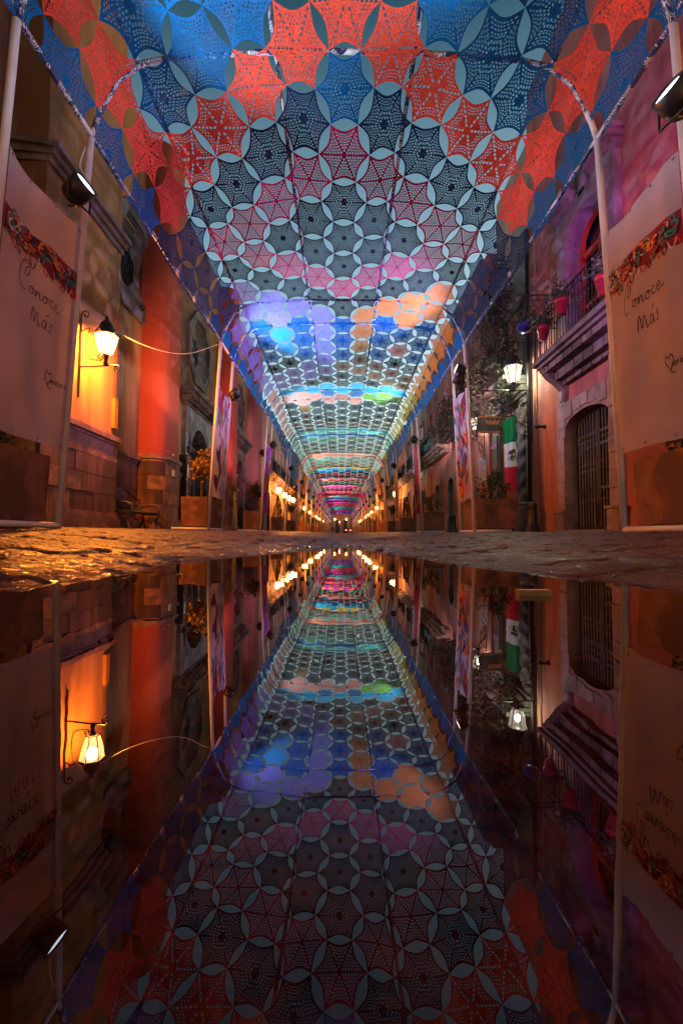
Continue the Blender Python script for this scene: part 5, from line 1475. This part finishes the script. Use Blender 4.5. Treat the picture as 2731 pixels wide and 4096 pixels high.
t_ = thing('traffic_light', 'traffic light showing red at the end of the street', 'traffic light', (-.55, ty, gt_))
MB().tube([(-.55, ty, gt_), (-.55, ty, gt_+2.4)], .07, 8).build('post', M['iron'], t_)
MB().box((-.75, ty-.15, gt_+2.3), (-.35, ty+.15, gt_+3.5)).build('housing', M['black_metal'], t_)
M['red_lamp'] = emit('red signal', (1, .06, .03), 30)
M['off_lamp'] = mat('unlit signal', (.05, .04, .02), .3)
for k, nm in enumerate(('red_lamp', 'off_lamp', 'off_lamp')): MB().lathe((-.55, ty-.14, gt_+3.28-.37*k), [(.15, 0), (.15, .03), (.08, .06)], 12, (0, -1, 0)).build('signal_lens', M[nm], t_)
point('signal_glow', (-.55, ty-.6, gt_+3.2), (1, .03, .02), 500, .15, t_)
# car
cy = 133; gc = ground(1.6, cy, False)
t_ = thing('parked_car', 'dark car with red tail lights at the end of the street', 'car', (2.0, cy, gc), None)
pf = [(-.85, .35), (-.88, .8), (-.7, .92), (-.6, 1.42), (-.45, 1.5), (.45, 1.5), (.6, 1.42), (.7, .92), (.88, .8), (.85, .35)]
q = MB(); n_ = len(pf); base = len(q.v)
for y, sc_, zc in ((0, .94, .97), (.25, 1, 1), (1.8, 1, 1), (2.9, 1, .99)):
    for a, b in pf: q.v.append((2.0+a*sc_, cy+y, gc+b*zc))
for a, b in pf: q.v.append((2.0+a*.95, cy+4.2, gc+min(b, .95)))
for j in range(4):
    for k in range(n_):
        k2 = (k+1) % n_; q.f.append((j*n_+k, j*n_+k2, (j+1)*n_+k2, (j+1)*n_+k))
q.f.append(tuple(range(n_))); q.f.append(tuple(range(4*n_, 5*n_))); q.build('body', M['car_paint'], t_)
MB().poly([(1.42, cy-.02, gc+.95), (2.58, cy-.02, gc+.95), (2.46, cy+.02, gc+1.38), (1.54, cy+.02, gc+1.38)]).build('rear_window', M['glass_dark'], t_)
M['tail'] = emit('tail light', (1, .03, .02), 12)
for s_ in (-1, 1): MB().box((2.0+s_*.62-.2, cy-.05, gc+.72), (2.0+s_*.62+.2, cy-.01, gc+.9)).build('tail_light', M['tail'], t_)
for s_ in (-.72, .72):
    for y in (.75, 3.3): MB().lathe((2.0+s_-.1, cy+y, gc+.33), [(.2, 0), (.33, .02), (.33, .18), (.2, .2)], 14, (1, 0, 0)).build('wheel', M['rubber'], t_)
# two distant pedestrians
def person(label, x, y, top, legs, seed):
    g_ = ground(x, y, False)
    t_ = thing('person', label, 'person', (x, y, g_), 'people at the end of the street')
    def skin(name, pts, edges, rad, mm, root=0):
        me = bpy.data.meshes.new(name); me.from_pydata(pts, edges, []); me.materials.append(M[mm])
        o = bpy.data.objects.new(name, me); COL.objects.link(o); o.parent = t_
        md = o.modifiers.new('skin', 'SKIN'); sv = me.skin_vertices[0].data if me.skin_vertices else None
        if sv is None:
            bm = bmesh.new(); bm.from_mesh(me); bm.verts.layers.skin.verify(); bm.to_mesh(me); bm.free(); sv = me.skin_vertices[0].data
        for i, r in enumerate(rad): sv[i].radius = (r, r*.8); sv[i].use_root = i == root
        md.use_smooth_shade = True; o.modifiers.new('sub', 'SUBSURF').levels = 1
        return o
    s = .12 if seed % 2 else -.1
    P_ = [(0, 0, .95), (0, 0, 1.2), (0, 0, 1.42), (0, -.01, 1.52), (0, -.02, 1.64), (0, -.02, 1.74), (.2, 0, 1.4), (.26, -.02, 1.12), (.25, -.1, .86), (-.2, 0, 1.4), (-.26, .02, 1.12), (-.25, .06, .86),
          (.1, 0, .9), (.11, -s, .5), (.11, -s*1.3, .08), (.11, -s*1.3-.14, .03), (-.1, 0, .9), (-.11, s, .5), (-.11, s*1.6, .08), (-.11, s*1.6-.14, .03)]
    E_ = [(0, 1), (1, 2), (2, 3), (3, 4), (4, 5), (2, 6), (6, 7), (7, 8), (2, 9), (9, 10), (10, 11), (0, 12), (12, 13), (13, 14), (14, 15), (0, 16), (16, 17), (17, 18), (18, 19)]
    skin('body', P_, E_, [.14, .15, .15, .055, .085, .06, .06, .045, .035, .06, .045, .035, .09, .065, .045, .04, .09, .065, .045, .04], 'trousers' if not legs else 'skin')
    skin('jacket', [(0, 0, .98), (0, 0, 1.2), (0, 0, 1.42), (.2, 0, 1.4), (.26, -.02, 1.13), (-.2, 0, 1.4), (-.26, .02, 1.13)], [(0, 1), (1, 2), (2, 3), (3, 4), (2, 5), (5, 6)], [.17, .175, .165, .08, .06, .08, .06], top)
    skin('hair', [(0, .01, 1.68), (0, .01, 1.77)], [(0, 1)], [.09, .06], 'hair')
person('person in a dark jacket walking at the end of the street', -2.3, 128, 'trousers', False, 1)
person('person in a bright green vest at the end of the street', -1.35, 131, 'vest', False, 2)

# a sodden chip of wood and a few fallen leaves by the water
tag(MB().box((.40, 1.045, -.004), (.472, 1.07, .012)).build('wood_chip', M['gold']), 'orange chip of wood lying in the puddle near its balcony-side edge', 'wood chip', None)
rl_ = random.Random(5)
for k, (x, y) in enumerate(((-.52, 1.5), (-.9, 1.9), (.62, 2.6), (1.1, 2.2), (-1.25, 3.1))):
    z = max(0.004, ground(x, y)+.02); a = rl_.uniform(0, 3)
    q = MB(); pts = [(-.022, 0), (-.01, .009), (.008, .010), (.024, 0), (.008, -.010), (-.01, -.009)]
    q.poly([(x+u*cos(a)-v_*sin(a), y+u*sin(a)+v_*cos(a), z+.003*sin(u*150)) for u, v_ in pts]); q.tube([(x+.022*cos(a), y+.022*sin(a), z), (x+.036*cos(a), y+.036*sin(a), z+.004)], .0012, 4)
    tag(q.build('fallen_leaf', M['leaf_dry_lit']), ('small dry leaf floating near the church-side edge of the puddle', 'dry leaf on the wet stones by the orange-lit shore', 'dry leaf at the balcony-side tip of the water', 'dry leaf on dark paving before the pink house', 'dry leaf on the paving farthest towards the bench')[k], 'leaf', 'fallen leaves')
